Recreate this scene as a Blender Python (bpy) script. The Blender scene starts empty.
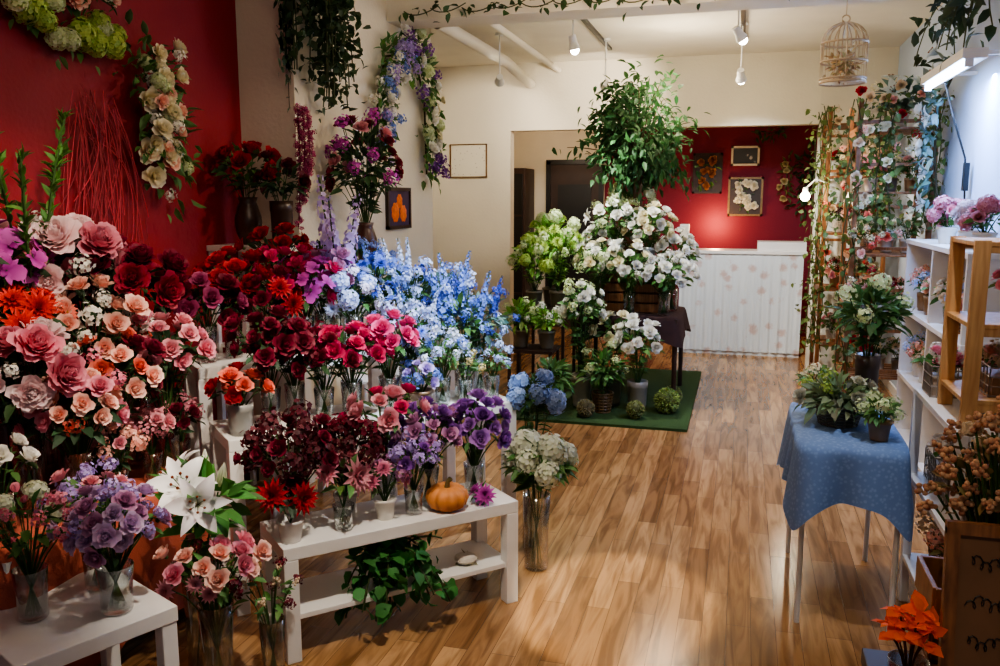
import bpy, math, random
import numpy as np
from mathutils import Vector
random.seed(7); rng=np.random.default_rng(7)
sc=bpy.context.scene
try:
    sc.view_settings.view_transform='AgX'
    sc.view_settings.look='AgX - Medium High Contrast'
    sc.view_settings.exposure=0.12
except Exception as e: print(e)

def lin(c):
    c=np.array(c,float)/255.0
    return np.where(c<=0.04045,c/12.92,((c+0.055)/1.055)**2.4)

# ---------------------------------------------------------------- materials
def newmat(name):
    m=bpy.data.materials.new(name); m.use_nodes=True
    nt=m.node_tree; b=nt.nodes['Principled BSDF']
    return m,nt,b
def solid(name,c,rough=.5,metal=0,noise=.0,nscale=8,bump=0,bscale=60,coat=0):
    m,nt,b=newmat(name)
    col=lin(c); b.inputs['Roughness'].default_value=rough; b.inputs['Metallic'].default_value=metal
    b.inputs['Base Color'].default_value=(*col,1)
    tc=nt.nodes.new('ShaderNodeTexCoord')
    if noise>0:
        n=nt.nodes.new('ShaderNodeTexNoise'); n.inputs['Scale'].default_value=nscale; n.inputs['Detail'].default_value=5
        nt.links.new(tc.outputs['Object'],n.inputs['Vector'])
        r=nt.nodes.new('ShaderNodeValToRGB')
        r.color_ramp.elements[0].position=.3; r.color_ramp.elements[1].position=.7
        r.color_ramp.elements[0].color=(*(col*(1-noise)),1); r.color_ramp.elements[1].color=(*np.minimum(col*(1+noise),1),1)
        nt.links.new(n.outputs['Fac'],r.inputs['Fac']); nt.links.new(r.outputs['Color'],b.inputs['Base Color'])
    if bump>0:
        n=nt.nodes.new('ShaderNodeTexNoise'); n.inputs['Scale'].default_value=bscale; n.inputs['Detail'].default_value=4
        nt.links.new(tc.outputs['Object'],n.inputs['Vector'])
        bp=nt.nodes.new('ShaderNodeBump'); bp.inputs['Strength'].default_value=bump; bp.inputs['Distance'].default_value=.01
        nt.links.new(n.outputs['Fac'],bp.inputs['Height']); nt.links.new(bp.outputs['Normal'],b.inputs['Normal'])
    return m
def vcol(name,rough,transl=0.0):
    m,nt,b=newmat(name)
    a=nt.nodes.new('ShaderNodeAttribute'); a.attribute_name='Col'
    nt.links.new(a.outputs['Color'],b.inputs['Base Color']); b.inputs['Roughness'].default_value=rough
    if transl>0:
        out=nt.nodes['Material Output']; t=nt.nodes.new('ShaderNodeBsdfTranslucent'); mx=nt.nodes.new('ShaderNodeMixShader')
        mx.inputs[0].default_value=transl; nt.links.new(a.outputs['Color'],t.inputs['Color'])
        nt.links.new(b.outputs[0],mx.inputs[1]); nt.links.new(t.outputs[0],mx.inputs[2]); nt.links.new(mx.outputs[0],out.inputs['Surface'])
    return m
M_PLANT=vcol('petals_and_leaves',.6,.28)
M_CER=vcol('glazed_ceramic',.3)
def glassmat():
    m=bpy.data.materials.new('clear_glass'); m.use_nodes=True; nt=m.node_tree
    nt.nodes.remove(nt.nodes['Principled BSDF']); out=nt.nodes['Material Output']
    t=nt.nodes.new('ShaderNodeBsdfTransparent'); t.inputs['Color'].default_value=(.94,.97,.96,1)
    g=nt.nodes.new('ShaderNodeBsdfGlossy'); g.inputs['Roughness'].default_value=.08
    lw=nt.nodes.new('ShaderNodeLayerWeight'); lw.inputs['Blend'].default_value=.4
    mx=nt.nodes.new('ShaderNodeMixShader'); nt.links.new(lw.outputs['Facing'],mx.inputs[0])
    nt.links.new(t.outputs[0],mx.inputs[1]); nt.links.new(g.outputs[0],mx.inputs[2]); nt.links.new(mx.outputs[0],out.inputs['Surface'])
    return m
M_GLASS=glassmat()
def emis(name,c,s):
    m,nt,b=newmat(name); b.inputs['Emission Color'].default_value=(*lin(c),1); b.inputs['Emission Strength'].default_value=s
    b.inputs['Base Color'].default_value=(*lin(c),1); return m
M_BULB=emis('lamp_bulb',(255,243,222),45); M_TUBE=emis('fluorescent_tube',(190,215,255),26)
M_WHITE=solid('white_lacquer',(232,229,224),.35,noise=.03)
M_WHITEMETAL=solid('white_metal',(225,225,222),.4)
M_CREAM=solid('cream_plaster',(222,214,194),.85,noise=.05,nscale=2,bump=.25,bscale=40)
M_CEIL=solid('ceiling_plaster',(232,226,210),.9,noise=.04,nscale=3,bump=.2,bscale=50)
M_RED=solid('red_painted_plaster',(140,20,34),.7,noise=.12,nscale=1.5,bump=.2,bscale=50)
M_REDB=solid('crimson_painted_plaster',(114,18,44),.75,noise=.08,nscale=1.5,bump=.2,bscale=50)
M_BLUEW=solid('pale_wall_plaster',(188,202,222),.8,noise=.04,nscale=2,bump=.15,bscale=50)
M_BLACK=solid('black_plastic',(18,18,18),.4)
M_DARKW=solid('dark_wood',(52,32,22),.5,noise=.25,nscale=6)
M_CLOTHD=solid('dark_brown_cloth',(62,36,32),.85,noise=.15,nscale=20,bump=.3,bscale=200)
M_CLOTHR=solid('terracotta_cloth',(170,84,62),.85,noise=.12,nscale=12,bump=.3,bscale=200)
M_GOLD=solid('gilt_frame',(120,90,50),.4,.3,noise=.2,nscale=30)
M_PAPER=solid('paper',(225,218,200),.8,noise=.05,nscale=40)
def woodmat(name,c1,c2,sc_=(1,1,14),rough=.45):
    m,nt,b=newmat(name); tc=nt.nodes.new('ShaderNodeTexCoord'); mp=nt.nodes.new('ShaderNodeMapping'); mp.inputs['Scale'].default_value=sc_
    n=nt.nodes.new('ShaderNodeTexNoise'); n.inputs['Scale'].default_value=5; n.inputs['Detail'].default_value=7
    r=nt.nodes.new('ShaderNodeValToRGB'); r.color_ramp.elements[0].position=.3; r.color_ramp.elements[1].position=.7
    r.color_ramp.elements[0].color=(*lin(c1),1); r.color_ramp.elements[1].color=(*lin(c2),1)
    nt.links.new(tc.outputs['Object'],mp.inputs['Vector']); nt.links.new(mp.outputs[0],n.inputs['Vector'])
    nt.links.new(n.outputs['Fac'],r.inputs['Fac']); nt.links.new(r.outputs[0],b.inputs['Base Color']); b.inputs['Roughness'].default_value=rough
    return m
M_PINE=woodmat('pine_wood',(180,128,78),(216,170,112),(12,12,1))
M_BROWNW=woodmat('brown_trellis_wood',(104,64,36),(158,106,62),(14,14,1))
def floormat():
    m,nt,b=newmat('wood_plank_laminate'); N=nt.nodes; L=nt.links
    tc=N.new('ShaderNodeTexCoord'); mp=N.new('ShaderNodeMapping'); mp.inputs['Rotation'].default_value=(0,0,math.pi/2)
    L.new(tc.outputs['Object'],mp.inputs['Vector'])
    k=N.new('ShaderNodeTexBrick'); k.offset=.37; k.inputs['Scale'].default_value=1
    k.inputs['Brick Width'].default_value=.75; k.inputs['Row Height'].default_value=.095
    k.inputs['Mortar Size'].default_value=.001; k.inputs['Mortar Smooth'].default_value=.2; k.inputs['Bias'].default_value=-.05
    k.inputs['Color1'].default_value=(*lin((188,146,100)),1); k.inputs['Color2'].default_value=(*lin((136,98,62)),1); k.inputs['Mortar'].default_value=(*lin((82,54,34)),1)
    L.new(mp.outputs[0],k.inputs['Vector'])
    mp2=N.new('ShaderNodeMapping'); mp2.inputs['Scale'].default_value=(1.4,13,1); L.new(mp.outputs[0],mp2.inputs['Vector'])
    n=N.new('ShaderNodeTexNoise'); n.inputs['Scale'].default_value=1.5; n.inputs['Detail'].default_value=8; n.inputs['Distortion'].default_value=1.2
    L.new(mp2.outputs[0],n.inputs['Vector'])
    r=N.new('ShaderNodeValToRGB'); r.color_ramp.elements[0].position=.36; r.color_ramp.elements[0].color=(.38,.31,.25,1)
    r.color_ramp.elements[1].position=.60; r.color_ramp.elements[1].color=(1.1,1.1,1.1,1); L.new(n.outputs['Fac'],r.inputs['Fac'])
    mx=N.new('ShaderNodeMix'); mx.data_type='RGBA'; mx.blend_type='MULTIPLY'; mx.inputs[0].default_value=.68
    L.new(k.outputs['Color'],mx.inputs[6]); L.new(r.outputs[0],mx.inputs[7]); L.new(mx.outputs[2],b.inputs['Base Color'])
    b.inputs['Roughness'].default_value=.20
    bp=N.new('ShaderNodeBump'); bp.inputs['Strength'].default_value=.15; bp.inputs['Distance'].default_value=.003; bp.invert=True
    L.new(k.outputs['Fac'],bp.inputs['Height']); L.new(bp.outputs[0],b.inputs['Normal'])
    return m
M_FLOOR=floormat()
def pattern(name,base,spot,scale,rad,rough=.6,soft=.06):
    m,nt,b=newmat(name); N=nt.nodes; L=nt.links; tc=N.new('ShaderNodeTexCoord')
    v=N.new('ShaderNodeTexVoronoi'); v.inputs['Scale'].default_value=scale; L.new(tc.outputs['Object'],v.inputs['Vector'])
    nz=N.new('ShaderNodeTexNoise'); nz.inputs['Scale'].default_value=scale*6; L.new(tc.outputs['Object'],nz.inputs['Vector'])
    ad=N.new('ShaderNodeMath'); ad.operation='MULTIPLY_ADD'; ad.inputs[1].default_value=.35; L.new(nz.outputs['Fac'],ad.inputs[0]); L.new(v.outputs['Distance'],ad.inputs[2])
    r=N.new('ShaderNodeValToRGB'); r.color_ramp.elements[0].position=rad; r.color_ramp.elements[1].position=rad+soft
    r.color_ramp.elements[0].color=(*lin(spot),1); r.color_ramp.elements[1].color=(*lin(base),1)
    L.new(ad.outputs[0],r.inputs['Fac']); L.new(r.outputs[0],b.inputs['Base Color']); b.inputs['Roughness'].default_value=rough
    return m
M_ROSEBOARD=pattern('rose_print_board',(216,222,224),(200,180,174),6.5,.34,.6,.2)
M_BLUECLOTH=pattern('blue_damask_cloth',(108,136,180),(128,154,194),60,.42,.8,.2)
M_TURF=solid('artificial_turf',(48,78,32),.9,noise=.35,nscale=120,bump=.8,bscale=400)

# ---------------------------------------------------------------- mesh builder
class MB:
    def __init__(s): s.V=[];s.F=[];s.C=[];s.M=[];s.n=0
    def add(s,V,F,c=(.8,.8,.8),mat=0):
        V=np.asarray(V,float);F=np.asarray(F,int)
        c=np.asarray(c,float)
        if c.ndim==1: c=np.tile(c,(len(V),1))
        s.V.append(V);s.F.append(F+s.n);s.C.append(c);s.M.append(np.full(len(F),mat));s.n+=len(V)
    def box(s,c,size,mat=0,rz=0,col=(.8,.8,.8),R=None):
        h=np.array(size)/2
        V=np.array([[x,y,z] for x in(-1,1) for y in(-1,1) for z in(-1,1)])*h
        if R is not None: V=V@np.array(R).T
        if rz: ca,sa=math.cos(rz),math.sin(rz); V=np.stack([V[:,0]*ca-V[:,1]*sa,V[:,0]*sa+V[:,1]*ca,V[:,2]],1)
        s.add(V+np.array(c),[[0,1,3,2],[4,6,7,5],[0,4,5,1],[2,3,7,6],[0,2,6,4],[1,5,7,3]],col,mat)
    def tube(s,P,r,mat=0,col=(.8,.8,.8),ns=5):
        P=np.asarray(P,float);n=len(P); r=np.broadcast_to(np.asarray(r,float),(n,))
        T=np.gradient(P,axis=0);T/=np.linalg.norm(T,axis=1)[:,None]+1e-9
        up=np.array([0,0,1.]) if abs(T[:,2]).mean()<.8 else np.array([1.,0,0])
        A=np.cross(T,up);A/=np.linalg.norm(A,axis=1)[:,None]+1e-9;B=np.cross(T,A)
        a=np.linspace(0,2*math.pi,ns,endpoint=False)
        V=P[:,None,:]+r[:,None,None]*(np.cos(a)[None,:,None]*A[:,None,:]+np.sin(a)[None,:,None]*B[:,None,:])
        F=[[i*ns+j,i*ns+(j+1)%ns,(i+1)*ns+(j+1)%ns,(i+1)*ns+j] for i in range(n-1) for j in range(ns)]
        s.add(V.reshape(-1,3),F,col,mat)
    def lathe(s,prof,o=(0,0,0),mat=0,col=(.8,.8,.8),ns=20,ribs=0,ribd=.1,R=None):
        a=np.linspace(0,2*math.pi,ns,endpoint=False); rm=1-(ribd*(1-np.abs(np.sin(a*ribs/2))) if ribs else 0)
        V=np.array([[r*k*math.cos(t),r*k*math.sin(t),z] for r,z in prof for t,k in zip(a,rm*np.ones(ns))])
        if R is not None: V=V@np.array(R).T
        n=len(prof)
        F=[[i*ns+j,i*ns+(j+1)%ns,(i+1)*ns+(j+1)%ns,(i+1)*ns+j] for i in range(n-1) for j in range(ns)]
        s.add(V+np.array(o),F,col,mat)
    def build(s,name,mats,origin=None,smooth=False,bevel=0,parent=None,clamp=False):
        V=np.concatenate(s.V);F=np.concatenate(s.F);C=np.concatenate(s.C);Mi=np.concatenate(s.M)
        if clamp:   # foliage presses flat against the walls instead of passing through
            my=np.median(V[:,1]); xl=-2.795 if my<4.42 else (-2.445 if my<6.63 else -9)
            V[:,0]=np.clip(V[:,0],xl,1.343)
            if my<4.42:
                k=(V[:,0]<-2.43)&(V[:,1]>4.412);V[k,1]=4.412
        if origin is None:
            origin=((V[:,0].min()+V[:,0].max())/2,(V[:,1].min()+V[:,1].max())/2,V[:,2].min())
        o=np.array(origin,float)
        me=bpy.data.meshes.new(name)
        me.vertices.add(len(V));me.vertices.foreach_set('co',(V-o).astype(np.float32).ravel())
        me.loops.add(len(F)*4);me.loops.foreach_set('vertex_index',F.astype(np.int32).ravel())
        me.polygons.add(len(F));me.polygons.foreach_set('loop_start',(np.arange(len(F))*4).astype(np.int32))
        try: me.polygons.foreach_set('loop_total',np.full(len(F),4,np.int32))
        except Exception: pass
        me.update(calc_edges=True)
        me.polygons.foreach_set('material_index',Mi.astype(np.int32))
        me.polygons.foreach_set('use_smooth',np.full(len(F),bool(smooth)))
        at=me.color_attributes.new('Col','FLOAT_COLOR','POINT')
        at.data.foreach_set('color',np.concatenate([C,np.ones((len(C),1))],1).astype(np.float32).ravel())
        for m in mats: me.materials.append(m)
        me.update()
        ob=bpy.data.objects.new(name,me);ob.location=o;sc.collection.objects.link(ob)
        if bevel:
            b=ob.modifiers.new('bevel','BEVEL');b.width=bevel;b.segments=2;b.limit_method='ANGLE'
        if parent: ob.parent=parent
        return ob
def simple_box(name,lo,hi,mat,bevel=0):
    m=MB();m.box(((lo[0]+hi[0])/2,(lo[1]+hi[1])/2,(lo[2]+hi[2])/2),(hi[0]-lo[0],hi[1]-lo[1],hi[2]-lo[2]))
    return m.build(name,[mat],bevel=bevel)

# ---------------------------------------------------------------- flower templates
def gridF(nt,ns): return [[i*ns+j,i*ns+j+1,(i+1)*ns+j+1,(i+1)*ns+j] for i in range(nt-1) for j in range(ns-1)]
def petal(L,W,elev,curl,cup=.3,az=0,r0=0,z0=0,nt=4,ns=3,point=False,ruf=0,flare=0):
    t=np.linspace(0,1,nt);s=np.linspace(-1,1,ns)
    phi=elev+curl*t-flare*np.clip(t-.6,0,1)/.4;st=L/(nt-1)
    pm=(phi[:-1]+phi[1:])/2
    x=np.concatenate([[0],np.cumsum(np.cos(pm)*st)]);z=np.concatenate([[0],np.cumsum(np.sin(pm)*st)])
    if point: w=W*(np.sin(np.pi*np.clip(t,0,1)**.8)*.95+.06*(1-t))
    else: w=W*np.sin(np.pi*(.09+.70*t**.85))
    nx,nz=-np.sin(phi),np.cos(phi)
    V=[]
    for i in range(nt):
        for sj in s:
            o=cup*sj*sj*w[i]+(ruf*L*random.uniform(-1,1) if i==nt-1 else 0)
            V.append([r0+x[i]+nx[i]*o, sj*w[i]*(1-.12*abs(sj)*(i==nt-1)), z0+z[i]+nz[i]*o+(-.10*W*sj*sj if i==nt-1 else 0)])
    V=np.array(V);ca,sa=math.cos(az),math.sin(az)
    V=np.stack([V[:,0]*ca-V[:,1]*sa,V[:,0]*sa+V[:,1]*ca,V[:,2]],1)
    return V,np.array(gridF(nt,ns)),np.repeat(t,ns)
class T:
    def __init__(s): s.V=[];s.F=[];s.S=[];s.K=[];s.n=0
    def add(s,V,F,S,k=0):
        S=np.asarray(S,float)*np.ones(len(V))
        s.V.append(V);s.F.append(np.array(F)+s.n);s.S.append(S);s.K.append(np.full(len(V),k));s.n+=len(V)
    def done(s): return np.concatenate(s.V),np.concatenate(s.F),np.concatenate(s.S),np.concatenate(s.K)
GA=2.39996
def ball(r,nu=8,nv=6,c=(0,0,0),sz=1):
    V=[];
    for i in range(nv):
        th=math.pi*(i+.02)/(nv-1+.04)
        for j in range(nu):
            a=2*math.pi*j/nu;V.append([c[0]+r*math.sin(th)*math.cos(a),c[1]+r*math.sin(th)*math.sin(a),c[2]+r*sz*math.cos(th)])
    F=[[i*nu+j,(i+1)*nu+j,(i+1)*nu+(j+1)%nu,i*nu+(j+1)%nu] for i in range(nv-1) for j in range(nu)]
    return np.array(V),F
def calyx(t,r=.3,z=-.2):
    V,F=ball(r,6,4,(0,0,z));t.add(V,F,0,1)
def t_rose(N=24,open_=1.0,ruf=0.0):
    t=T()
    for i in range(N):
        f=i/(N-1)
        # inner petals stand and curl over a full heart, outer ones wrap the globe and roll back at the rim
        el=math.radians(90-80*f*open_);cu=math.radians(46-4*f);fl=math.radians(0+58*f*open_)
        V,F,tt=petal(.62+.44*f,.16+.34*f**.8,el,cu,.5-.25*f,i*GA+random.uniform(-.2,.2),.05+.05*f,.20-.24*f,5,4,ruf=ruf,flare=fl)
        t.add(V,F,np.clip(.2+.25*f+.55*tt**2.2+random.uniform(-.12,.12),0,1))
    calyx(t,.2,-.12);return t.done()
def t_peony():
    t=T();N=46
    for i in range(N):
        f=i/(N-1)
        el=math.radians(90-88*f);cu=math.radians(48);fl=math.radians(14+20*f)
        V,F,tt=petal(.70+.30*f+random.uniform(-.08,.08),.17+.22*f,el,cu,.4,i*GA+random.uniform(-.4,.4),.05+.05*f,.16-.22*f,5,4,ruf=.07,flare=fl)
        t.add(V,F,np.clip(.15+.2*f+.6*tt**2+random.uniform(-.14,.14),0,1))
    calyx(t,.22,-.12);return t.done()
def t_dahlia(layers=5,per=13):
    t=T()
    for l in range(layers):
        f=l/(layers-1)
        for i in range(per):
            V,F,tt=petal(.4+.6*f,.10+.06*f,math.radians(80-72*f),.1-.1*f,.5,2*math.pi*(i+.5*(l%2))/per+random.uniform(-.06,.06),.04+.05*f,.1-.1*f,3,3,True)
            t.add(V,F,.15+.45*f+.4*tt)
    calyx(t,.16,-.05);return t.done()
def t_gerbera():
    t=T()
    for l in range(2):
        for i in range(14):
            V,F,tt=petal(.9-.12*l,.13,math.radians(12+18*l),-.1,.3,2*math.pi*(i+.5*l)/14,.1,.02*l,3,3,True);t.add(V,F,.3+.7*tt)
    V,F=ball(.24,8,5,(0,0,.05),.5);t.add(V,F,0,2);calyx(t,.14,-.08);return t.done()
def t_lily():
    t=T()
    for i in range(6):
        V,F,tt=petal(1.15,.21 if i%2 else .29,math.radians(64),-1.35,.35,2*math.pi*i/6,.03,0,8,5,True);t.add(V,F,np.clip(tt*3,0,1))
    for i in range(6):
        a=2*math.pi*(i+.5)/6
        P=np.array([[.02*math.cos(a),.02*math.sin(a),0],[.1*math.cos(a),.1*math.sin(a),.35],[.22*math.cos(a),.22*math.sin(a),.62]])
        m=MB();m.tube(P,.012,ns=4);t.add(m.V[0],m.F[0],0,1)
        V,F=ball(.05,5,4,(.22*math.cos(a),.22*math.sin(a),.64));t.add(V,F,0,3)
    return t.done()
def t_lilybud():
    t=T()
    for i in range(5):
        V,F,tt=petal(1.0,.17,math.radians(82),.35,.6,2*math.pi*i/5,.06,0,6,3,True);t.add(V,F,tt)
    return t.done()
def floret(t,c,d,size,np_=4,sh=.5,k=0):
    d=np.array(d)/np.linalg.norm(d);a=np.cross(d,[0.31,.2,.9]);a/=np.linalg.norm(a);b=np.cross(d,a);sp=random.uniform(0,6)
    for i in range(np_):
        an=sp+2*math.pi*i/np_;u=a*math.cos(an)+b*math.sin(an);v=-a*math.sin(an)+b*math.cos(an);w=.55 if np_==4 else .42
        V=np.array([c,c+size*(.55*u-w*v+.18*d),c+size*(1.05*u+.12*d),c+size*(.55*u+w*v+.18*d)])
        t.add(V,[[0,1,2,3]],[sh*.5,sh,min(1,sh+.2),sh],k)
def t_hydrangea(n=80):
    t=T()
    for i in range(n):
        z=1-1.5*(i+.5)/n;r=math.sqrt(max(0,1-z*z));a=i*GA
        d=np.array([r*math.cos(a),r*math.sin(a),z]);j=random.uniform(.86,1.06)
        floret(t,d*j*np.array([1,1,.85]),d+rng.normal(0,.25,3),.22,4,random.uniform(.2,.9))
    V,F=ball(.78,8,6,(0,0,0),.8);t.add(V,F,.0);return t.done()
def t_cluster(n=30):
    t=T()
    for i in range(n):
        z=1-1.3*(i+.5)/n;r=math.sqrt(max(0,1-z*z));a=i*GA
        d=np.array([r*math.cos(a),r*math.sin(a),z]);j=random.uniform(.5,1.15)
        floret(t,d*j,d+rng.normal(0,.3,3),.26,5,random.uniform(.1,.95))
    return t.done()
def t_spike(n=70):
    t=T()
    for i in range(n):
        f=(i/n)**.9;r=.045*(1-f)+.015+random.uniform(0,.035);a=i*GA+random.uniform(-.4,.4)
        d=np.array([math.cos(a),math.sin(a),random.uniform(0,.6)]);c=np.array([r*math.cos(a),r*math.sin(a),f+random.uniform(-.015,.015)])
        floret(t,c,d,(.062*(1-f)+.016)*random.uniform(.8,1.2),5,random.uniform(.1,1))
    m=MB();m.tube([[0,0,-.2],[0,0,.5],[0,0,1]],.01,ns=4);t.add(m.V[0],m.F[0],0,1)
    return t.done()
def t_orchid():
    t=T()
    for i,(az,L,W) in enumerate([(0,.9,.22),(2.2,.9,.22),(4.1,.9,.22),(1.1,1.0,.5),(5.2,1.0,.5)]):
        V,F,tt=petal(L,W,.35,-.3,.15,az,.05,0,4,3,i<3);t.add(V,F,tt)
    V,F,tt=petal(.5,.2,1.2,-1.4,.6,3.14,.05,0,4,3);t.add(V,F,tt*.1);return t.done()
def t_berries(n=14):
    t=T()
    for i in range(n):
        d=rng.normal(0,1,3);d/=np.linalg.norm(d);V,F=ball(.3,6,5,d*random.uniform(.5,.95));t.add(V,F,random.random())
    return t.done()
TM={'rose':[t_rose(),t_rose(22,.85),t_rose(24,1.05)],'peony':[t_peony(),t_peony()],'dahlia':[t_dahlia(),t_dahlia(4,14)],'gerbera':[t_gerbera()],
 'lily':[t_lily()],'lilybud':[t_lilybud()],'hyd':[t_hydrangea(),t_hydrangea(74)],'clus':[t_cluster(),t_cluster(34)],'spike':[t_spike(),t_spike(60)],'orchid':[t_orchid()],'berry':[t_berries(),t_berries(11)],
 'lisi':[t_rose(14,1.0,.08),t_rose(13,.9,.08)],'bud':[t_rose(7,.3)]}
KS={'rose':1.16,'peony':1.14,'lisi':1.16,'dahlia':1.08,'orchid':1.1,'clus':1.1}
G_ST=lin((66,100,46))
def put(mb,kind,p,d,size,c1,c2,jit=.16,flat=None):
    V,F,S,K=random.choice(TM[kind]);d=np.array(d,float);d/=np.linalg.norm(d)+1e-9;size=size*KS.get(kind,1)
    a=np.cross(d,[.9,.1,.3] if abs(d[2])>.9 else [0,0,1.]);a/=np.linalg.norm(a);b=np.cross(d,a);sp=random.uniform(0,6.28)
    A=a*math.cos(sp)+b*math.sin(sp);B=np.cross(d,A);R=np.stack([A,B,d],1)
    W=(V*size)@R.T+np.array(p)
    c1=lin(c1)*random.uniform(1-jit,1+jit);c2=lin(c2)*random.uniform(1-jit,1+jit)
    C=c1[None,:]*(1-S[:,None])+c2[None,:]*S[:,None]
    C=np.where((K==1)[:,None],G_ST[None,:],C);C=np.where((K==2)[:,None],lin((150,110,30))[None,:],C);C=np.where((K==3)[:,None],lin((130,60,20))[None,:],C)
    mb.add(W,F,np.clip(C,0,1),0)
LT=np.array([[t,s*w,.12*abs(s)*w-.22*t*t] for t,w in ((0,.04),(.3,.85),(.65,.75),(1,.03)) for s in(-1,0,1)])
LF=np.array(gridF(4,3))
def leaves(mb,P,D,size,c,wid=.24,jit=.3,droop=.3):
    P=np.asarray(P,float);n=len(P)
    if n==0:return
    D=np.asarray(D,float)+rng.normal(0,.25,(n,3));D/=np.linalg.norm(D,axis=1)[:,None]
    Nn=np.array([0,0,1.])+rng.normal(0,.45,(n,3));B=np.cross(Nn,D);B/=np.linalg.norm(B,axis=1)[:,None]+1e-9;Nn=np.cross(D,B)
    S=size*rng.uniform(.65,1.25,n)
    V=P[:,None,:]+S[:,None,None]*(LT[None,:,0:1]*D[:,None,:]+wid*LT[None,:,1:2]*B[:,None,:]+LT[None,:,2:3]*Nn[:,None,:]*(droop/.3))
    F=(LF[None]+np.arange(n)[:,None,None]*12).reshape(-1,4)
    c=lin(c)*1.4;C=c[None,:]*rng.uniform(1-jit,1+jit,(n,1))*(1+rng.normal(0,.08,(n,3)));C=np.repeat(np.clip(C,0,1),12,0)
    mb.add(V.reshape(-1,3),F,C,0)
def bez(a,b,c,n=6):
    t=np.linspace(0,1,n)[:,None];a,b,c=map(lambda q:np.array(q,float),(a,b,c));return (1-t)**2*a+2*t*(1-t)*b+t*t*c
def vase(mb,kind,x,y,z,h,r,col=(230,225,215)):
    c=lin(col)
    if kind=='glass':
        mb.lathe([(.001,.004),(r*.8,.004),(r*.85,.012),(r*.86,h*.5),(r,h),(r*.95,h),(r*.8,h*.5),(r*.78,.02),(.001,.02)],(x,y,z),1,c,18)
    elif kind=='pot':
        mb.lathe([(.001,0),(r*.72,0),(r*.78,h*.1),(r*.98,h*.85),(r*1.08,h*.86),(r*1.08,h),(r*.9,h),(r*.85,h*.8),(.001,h*.8)],(x,y,z),2,c,22)
    elif kind=='tin':
        mb.lathe([(.001,0),(r*.8,0),(r*.82,h*.15),(r*.86,h*.17),(r*.87,h*.2),(r*.93,h*.75),(r*.97,h*.77),(r,h),(r*.9,h),(.001,h*.75)],(x,y,z),2,c,20)
    elif kind=='urn':
        mb.lathe([(.001,0),(r*.6,0),(r*.65,h*.05),(r*.9,h*.25),(r,h*.45),(r*.95,h*.6),(r*.72,h*.82),(r*.62,h*.9),(r*.75,h),(r*.6,h),(.001,h*.85)],(x,y,z),2,c,22)
    elif kind=='basket':
        for k in range(7):
            f=k/6;a=np.linspace(0,2*math.pi,25);rr=r*(.75+.25*f)
            mb.tube(np.stack([x+rr*np.cos(a),y+rr*np.sin(a),z+.006+(h-.01)*f+0*a],1),.006,2,c,5)
        for k in range(14):
            a=2*math.pi*k/14;mb.tube([[x+r*.75*math.cos(a),y+r*.75*math.sin(a),z],[x+r*math.cos(a),y+r*math.sin(a),z+h]],.005,2,c,4)
        mb.lathe([(.001,.0),(r*.72,.0),(r*.9,h*.8),(.001,h*.8)],(x,y,z),2,c*.6,16)
PM=[M_PLANT,M_GLASS,M_CER]
def bouquet(name,loc,v,heads,R=.14,H=.38,flat=.75,nl=26,lc=(52,84,38),ls=.08,lean=(0,0),low=.35,lw=.24,face=(.12,-.16,0)):
    x,y,z=loc;mb=MB();kind,vh,vr=v[:3];vc=v[3] if len(v)>3 else (228,222,210)
    if kind!='none': vase(mb,kind,x,y,z,vh,vr,vc)
    hs=[]
    for k,c1,c2,n,s in heads: hs+= [(k,c1,c2,s)]*n
    random.shuffle(hs);n=len(hs);C=np.array([x+lean[0],y+lean[1],z+H]);off=random.uniform(0,6)
    for i,(k,c1,c2,s) in enumerate(hs):
        zz=1-(i+.5)/n*(1+low);r=math.sqrt(max(0,1-zz*zz));a=i*GA+off
        d=np.array([r*math.cos(a),r*math.sin(a),zz]);p=C+d*R*np.array([1,1,flat])*random.uniform(.72,1.15)
        dd=d+np.array([0,0,.35])+rng.normal(0,.2,3)+np.array(face)
        if k in('spike','lilybud'): dd=np.array([d[0]*.3,d[1]*.3,1]);p=C+d*R*.5
        q0=np.array([x-d[0]*vr*.45,y-d[1]*vr*.45,z+.02]);qm=np.array([x+d[0]*vr*.5,y+d[1]*vr*.5,z+max(vh,.02)+.35*(p[2]-z-vh)])
        mb.tube(bez(q0,qm,p-np.array(dd)*.02),.0028,0,G_ST*random.uniform(.7,1.2),4)
        put(mb,k,p,dd,s*random.uniform(.8,1.15),c1,c2)
    if nl:
        u=rng.normal(0,1,(nl,3));u/=np.linalg.norm(u,axis=1)[:,None];u[:,2]=np.abs(u[:,2])*1.2-.55
        P=C+u*R*rng.uniform(.45,.9,(nl,1))*np.array([1,1,flat]);leaves(mb,P,u+np.array([0,0,.15]),ls,lc,lw)
        m=nl//2;f=rng.uniform(.2,.9,(m,1));a=rng.uniform(0,6.28,m);dirs=np.stack([np.cos(a),np.sin(a),.3+0*a],1)
        base=np.array([x,y,z+vh]);P=base+(C-base)*f+dirs*np.array([1,1,0])*.02;leaves(mb,P,dirs,ls,lc,lw)
    return mb.build(name,PM,origin=(x,y,z),smooth=True,clamp=True)
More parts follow.
